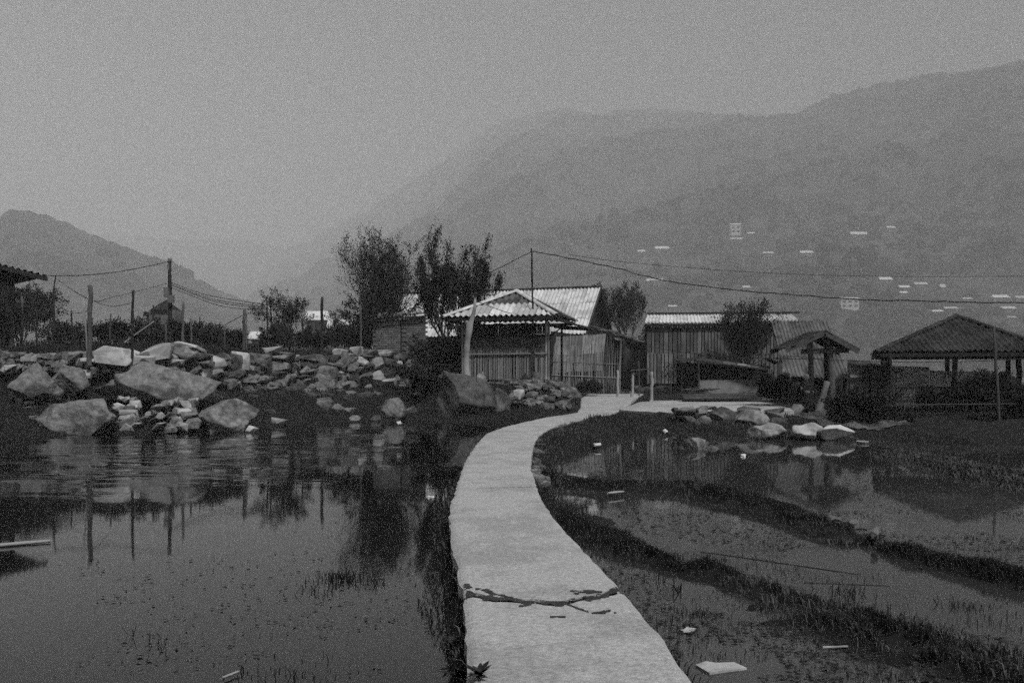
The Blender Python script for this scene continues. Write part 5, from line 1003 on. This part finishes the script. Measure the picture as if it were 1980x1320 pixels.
# leafy weed hanging over the path's edge in the foreground
def weed(px, py, z, n, ln, seed, label):
    nr = random.Random(seed); b = G(px, py, z); t = thing('leafy_weed', label, 'weed', b, 'weeds on the path edge')
    for k in range(n):
        a = nr.uniform(0, 6.28); d = Vector((math.cos(a), math.sin(a), nr.uniform(.5, 1.6))).normalized(); L_ = ln*nr.uniform(.6, 1.2); s = d.cross(Vector((0, 0, 1))).normalized(); u = s.cross(d); q = b+d*L_*.35; wd = L_*.24; droop = Vector((0, 0, -L_*.25))
        V = [b, b+s*.003, q-s*wd*.5+u*.01, q+s*wd*.5+u*.01, q+d*L_*.35-s*wd*.42+droop*.3, q+d*L_*.35+s*wd*.42+droop*.3, b+d*L_*1.05+droop]
        mk('leaf', V, [(0, 1, 3, 2), (2, 3, 5, 4), (4, 5, 6)], 'leaf' if k % 4 else 'leafm', t, True)
weed(926, 1312, .3, 24, .11, 3, 'leafy weed overhanging the path in the bottom foreground'); weed(893, 1316, .15, 26, .13, 4, 'dark broad weed left of the overhanging one at the bottom edge'); weed(872, 1252, .05, 22, .11, 5, 'weed clump on the left path edge above the bottom corner'); weed(880, 1160, .1, 18, .09, 6, 'weed beside the broken joint in the path')

# ================================================================== LOOSE THINGS
def plate(name, pts, th, mat, label, cat, z=0.0, group=None):
    q = [G(px, py, z) for px, py in pts]; n = len(q); V = [p-Vector((0, 0, .01)) for p in q]+[p+Vector((0, 0, th)) for p in q]
    Fc = [tuple(range(n))[::-1], tuple(range(n, 2*n))]+[(i, (i+1) % n, n+(i+1) % n, n+i) for i in range(n)]; return tag(mk(name, V, Fc, mat), label, cat, group)
plate('foam_board', [(1345, 1288), (1372, 1304), (1405, 1299), (1444, 1294), (1420, 1283), (1385, 1284), (1365, 1281)], .012, 'foam', 'white broken board floating beside the path at the bottom', 'board')
plate('plastic_scrap', [(1315, 1222), (1330, 1224), (1344, 1221), (1328, 1218)], .02, 'foam', 'small white scrap floating above the broken board', 'scrap')
plate('plastic_scrap', [(1585, 1009), (1605, 1006), (1622, 1008), (1625, 1013), (1600, 1012)], .05, 'logbark', 'crumpled pale scrap on the far paddy ridge, left one', 'scrap', .08)
plate('plastic_scrap', [(1640, 1018), (1650, 1012), (1660, 1018), (1652, 1022)], .05, 'logbark', 'pale scrap on the far paddy ridge, second one', 'scrap', .08)
plate('plastic_scrap', [(1684, 1042), (1694, 1036), (1698, 1034), (1692, 1044)], .08, 'logbark', 'upright pale scrap on the far paddy ridge, third one', 'scrap', .08)
plate('plastic_scrap', [(1282, 833), (1288, 831), (1291, 834), (1285, 836)], .03, 'white', 'tiny bright scrap in the grass before the squared stones', 'scrap', .1)
plate('plastic_scrap', [(1147, 858), (1160, 857), (1161, 860), (1150, 861)], .02, 'white', 'tiny white scrap on the grass right of the path bend', 'scrap', .1)
plate('plastic_scrap', [(768, 818), (774, 816), (777, 820), (770, 822)], .05, 'white', 'tiny white scrap at the far pond bank', 'scrap')
plate('plastic_scrap', [(824, 962), (838, 961), (838, 963), (826, 964)], .02, 'white', 'tiny white sliver floating near the left path edge', 'scrap')
plate('plastic_scrap', [(1432, 881), (1440, 880), (1442, 883), (1435, 884)], .03, 'white', 'tiny white scrap in the weedy water near the pointed rock', 'scrap')
def stick(px0, py0, px1, py1, r, mat, label, z=.02, name='floating_stick', cat='stick'): return tag(rough_pole(G(px0, py0, z), G(px1, py1, z), r, r*.8, int(px0), seg=6, n=5).mk(name, mat, None, True), label, cat)
for o in [o for o in bpy.data.objects if o.name.startswith('plastic_scrap')]:
    me = o.data; n0 = len(me.vertices)//2; rgs = random.Random(len(o.name)+int(o.location.x*100)); bm = bmesh.new(); bm.from_mesh(me); bmesh.ops.subdivide_edges(bm, edges=list(bm.edges), cuts=2, use_grid_fill=True); bmesh.ops.triangulate(bm, faces=list(bm.faces))
    d_ = max(o.dimensions.x, .05)
    for v in bm.verts: v.co += Vector((rgs.uniform(-1, 1), rgs.uniform(-1, 1), rgs.uniform(-.35, .5)))*d_*.13
    bm.to_mesh(me); bm.free()
stick(-20, 1055, 97, 1045, .022, 'woodp', 'long pale bamboo floating at the left edge', name='bamboo_pole', cat='pole'); stick(428, 1310, 462, 1297, .009, 'woodp', 'short pale stick floating at the bottom of the pond'); stick(1175, 953, 1206, 950, .02, 'woodp', 'pale stick lying by the near end of the far paddy ridge', .06); stick(1590, 1251, 1640, 1249, .010, 'woodp', 'pale stick in the paddy below the near ridge')
stick(1355, 1066, 1660, 1110, .006, 'cable', 'thin dark line of string lying along the paddy water', .001, 'string', 'string'); stick(1555, 1126, 1720, 1132, .005, 'cable', 'short dark string lying near the dried tuft', .001, 'string', 'string')
bk = MB().tube([W(1668, 862, 22.6), W(1668, 853, 22.6)], [.11, .15], 12, cap=False).mk('plastic_tub', 'metal', None, True); tag(bk, 'small pale-rimmed tub standing in the water by the round bush', 'tub')
MB().tube([W(1668, 853.2, 22.6), W(1668, 852.2, 22.6)], [.155, .155], 12, cap=False).mk('rim', 'white', bk, True)
# firewood, planks and poles on the yard
wp = thing('firewood_pile', 'heap of brushwood at the left end of the yard stack', 'firewood', W(1345, 772, 41)); rg = random.Random(8)
for k in range(46):
    a = W(rg.uniform(1312, 1345), rg.uniform(752, 773), 41+rg.uniform(-.5, .5)); b = a+Vector((rg.uniform(.5, 1.3), rg.uniform(-.3, .3), rg.uniform(-.16, .16))); rough_pole(a, b, rg.uniform(.02, .045), .02, k, seg=3, n=5).mk('branch', rg.choice(('wood', 'woodm', 'bark')), wp, True)
lgp = thing('log_stack', 'long low stack of poles lying along the back of the yard', 'log stack', W(1440, 775, 40))
for k in range(13): r_ = rg.uniform(.06, .09); z_ = .62+(k % 4)*.07; y_ = 39.6+rg.uniform(0, .7); rough_pole((7.7+rg.uniform(0, .7), y_, z_), (12.2+rg.uniform(-.6, .3), y_+rg.uniform(-.2, .2), z_+rg.uniform(0, .08)), r_, r_*.8, k, seg=5).mk('log', rg.choice(('woodm', 'wood', 'woodm', 'bark')), lgp, True)
pk = thing('plank_stack', 'slanting stack of pale planks propped on a frame', 'planks', W(1470, 770, 40.2))
for k in range(6): y_ = 40.6+.14*k; a, b = W(1415+2*k, 764-k*.6, y_), W(1497+2*k, 742-k*.4, y_); MB().beam(a, b, .13, .035).mk('plank', 'woodp' if k % 3 else 'woodm', pk)
for k in range(4): y_ = 40.4+.1*k; MB().beam(W(1395, 771-k, y_), W(1512, 766-k*1.3, y_), .12, .05).mk('plank', 'woodm' if k != 2 else 'woodp', pk)
for px in (1487, 1502): MB().beam(W(px, 768, 40.6), W(px, 744, 40.6), .05, .05).mk('frame_leg', 'woodm', pk)
MB().beam(W(1483, 752, 40.55), W(1506, 751, 40.55), .04, .12).mk('frame_bar', 'woodp', pk)
sk = thing('white_sheeting', 'white plastic sheeting hung at the left corner of the corrugated shed', 'sheeting', W(1242, 652, 51)); rg = random.Random(2)
V = []; Fc = []
for i in range(9):
    for j in range(8): t = i/8; px = 1246-(14*t**1.5)*(1-j/7)*1.0-2+j*.9; V.append(W(px+rg.uniform(-.8, .8), 628+28*t, 51-.35*rg.random()))
for i in range(8):
    for j in range(7): a = i*8+j; Fc.append((a, a+1, a+9, a+8))
mk('sheet', V, Fc, 'tarp', sk, True)

# ================================================================== THE PERSON
PY_ = 32.4; pb = W(1557, 811, PY_); S = 80*PY_/F/1.6
def person(loc, rz):
    t = thing('person', 'person in dark clothes standing by the gate, pale cap, hunched under a load', 'person', loc)
    J = {}; E = []
    def j(n, x, y, z, r, par=None, ry=None):
        J[n] = (len(J), (x, y, z), (r, ry or r))
        if par: E.append((J[par][0], J[n][0]))
    j('pelvis', 0, 0, .86, .145, ry=.115); j('waist', 0, -.02, 1.0, .13, 'pelvis', .1); j('chest', 0, -.03, 1.18, .155, 'waist', .115); j('collar', 0, -.05, 1.32, .10, 'chest', .075); j('neck', 0, -.07, 1.38, .052, 'collar'); j('chin', 0, -.09, 1.44, .062, 'neck', .07); j('head', 0, -.085, 1.52, .082, 'chin', .095); j('crown', 0, -.075, 1.58, .06, 'head', .07)
    j('nose', 0, -.185, 1.495, .014, 'head')
    for s, n in ((-1, 'l'), (1, 'r')):
        j('ear'+n, s*.088, -.075, 1.5, .014, 'head')
        j('hip'+n, s*.085, 0, .80, .098, 'pelvis'); j('knee'+n, s*.085, -.03, .46, .062, 'hip'+n); j('calf'+n, s*.085, -.005, .32, .058, 'knee'+n); j('ankle'+n, s*.085, .01, .085, .038, 'calf'+n); j('heel'+n, s*.085, .03, .035, .036, 'ankle'+n); j('toe'+n, s*.10, -.15, .028, .03, 'heel'+n)
        j('sh'+n, s*.17, -.04, 1.28, .064, 'collar'); j('el'+n, s*.235, -.02, 1.02, .045, 'sh'+n); j('wr'+n, s*.17, -.2, .95, .028, 'el'+n); j('palm'+n, s*.145, -.26, .95, .034, 'wr'+n, .022)
        for k in range(4): f = (k-1.5)*.019; j('kn%s%d' % (n, k), s*(.13), -.305, .95+f, .0095, 'palm'+n); j('ft%s%d' % (n, k), s*(.095), -.325-.006*(1.5-abs(k-1.5)), .945+f, .0085, 'kn%s%d' % (n, k)); j('fe%s%d' % (n, k), s*.075, -.305, .94+f, .0075, 'ft%s%d' % (n, k))
        j('th%s' % n, s*.115, -.255, .985, .0105, 'palm'+n); j('te%s' % n, s*.095, -.285, .995, .0085, 'th%s' % n)
    me = bpy.data.meshes.new('body'); me.from_pydata([v[1] for v in J.values()], E, []); o = bpy.data.objects.new('body', me); COL.objects.link(o); o.parent = t
    sm = o.modifiers.new('skin', 'SKIN'); sm.use_smooth_shade = True; o.modifiers.new('sub', 'SUBSURF').render_levels = 1; o.modifiers['sub'].levels = 1
    for i, v in enumerate(J.values()): d = me.skin_vertices[0].data[i]; d.radius = v[2]; d.use_root = (i == 0)
    me.materials.append(M['skin'])
    def lathe(name, rings, mat):
        V = []; Fc = []; n = 16; rg = random.Random(len(name))
        for z, rx, ry, cy in rings:
            for k in range(n): a = 2*math.pi*k/n; f = 1+.05*math.sin(3*a+z*9)+rg.uniform(-.02, .02); V.append(Vector((math.cos(a)*rx*f, cy+math.sin(a)*ry*f, z))+ORIG[t.name])
        for i in range(len(rings)-1):
            for k in range(n): Fc.append((i*n+k, i*n+(k+1) % n, (i+1)*n+(k+1) % n, (i+1)*n+k))
        return mk(name, V, Fc, mat, t, True)
    lathe('coat', [(.56, .24, .19, .01), (.62, .235, .185, .01), (.8, .215, .17, 0), (1.0, .19, .15, -.02), (1.18, .235, .18, -.03), (1.28, .235, .165, -.04), (1.345, .16, .125, -.055), (1.385, .085, .082, -.07)], 'cloth')
    lathe('headscarf', [(1.455, .098, .105, -.06), (1.5, .104, .112, -.062), (1.56, .1, .108, -.066), (1.61, .07, .078, -.07), (1.635, .02, .02, -.07)], 'clothm')
    for s in (-1, 1):
        mb = MB().tube([Vector((s*.085, 0, .66)), Vector((s*.085, -.03, .46)), Vector((s*.085, 0, .3)), Vector((s*.085, .01, .10))], [.115, .08, .078, .07], 10); mk('trouser_leg', [Vector(v)+ORIG[t.name] for v in mb.V], mb.F, 'cloth', t, True)
        mb = MB().tube([Vector((s*.16, -.04, 1.3)), Vector((s*.19, -.035, 1.2)), Vector((s*.238, -.02, 1.02)), Vector((s*.178, -.185, .955))], [.1, .1, .075, .055], 10); mk('sleeve', [Vector(v)+ORIG[t.name] for v in mb.V], mb.F, 'cloth', t, True)
        mb = MB().tube([Vector((s*.085, .07, .0)), Vector((s*.085, .05, .045)), Vector((s*.09, -.05, .05)), Vector((s*.1, -.17, .03))], [.03, .052, .05, .03], 8); mk('shoe', [Vector(v)+ORIG[t.name] for v in mb.V], mb.F, 'cloth', t, True)
    t.rotation_euler = (0, 0, rz); t.scale = (S, S, S); return t
person((pb.x, pb.y, max(pb.z, gz(pb.x, pb.y))), R(28))
V, Fc = rock_data(5, 3, 5, .25, .7, .98); lc = W(1543, 757, PY_+.25); ld = mk('carried_bundle', V*np.array([.62, .55, .72])+np.array(lc), Fc, 'cloth', smooth=True); tag(ld, 'bulky dark bundle carried at the back of the standing person', 'bundle')
MB().tube([lc+Vector((.12, -.2, .25)), lc+Vector((.22, -.3, .1)), lc+Vector((.24, -.28, -.15))], .02, 6).mk('strap', 'cloth', ld, True)
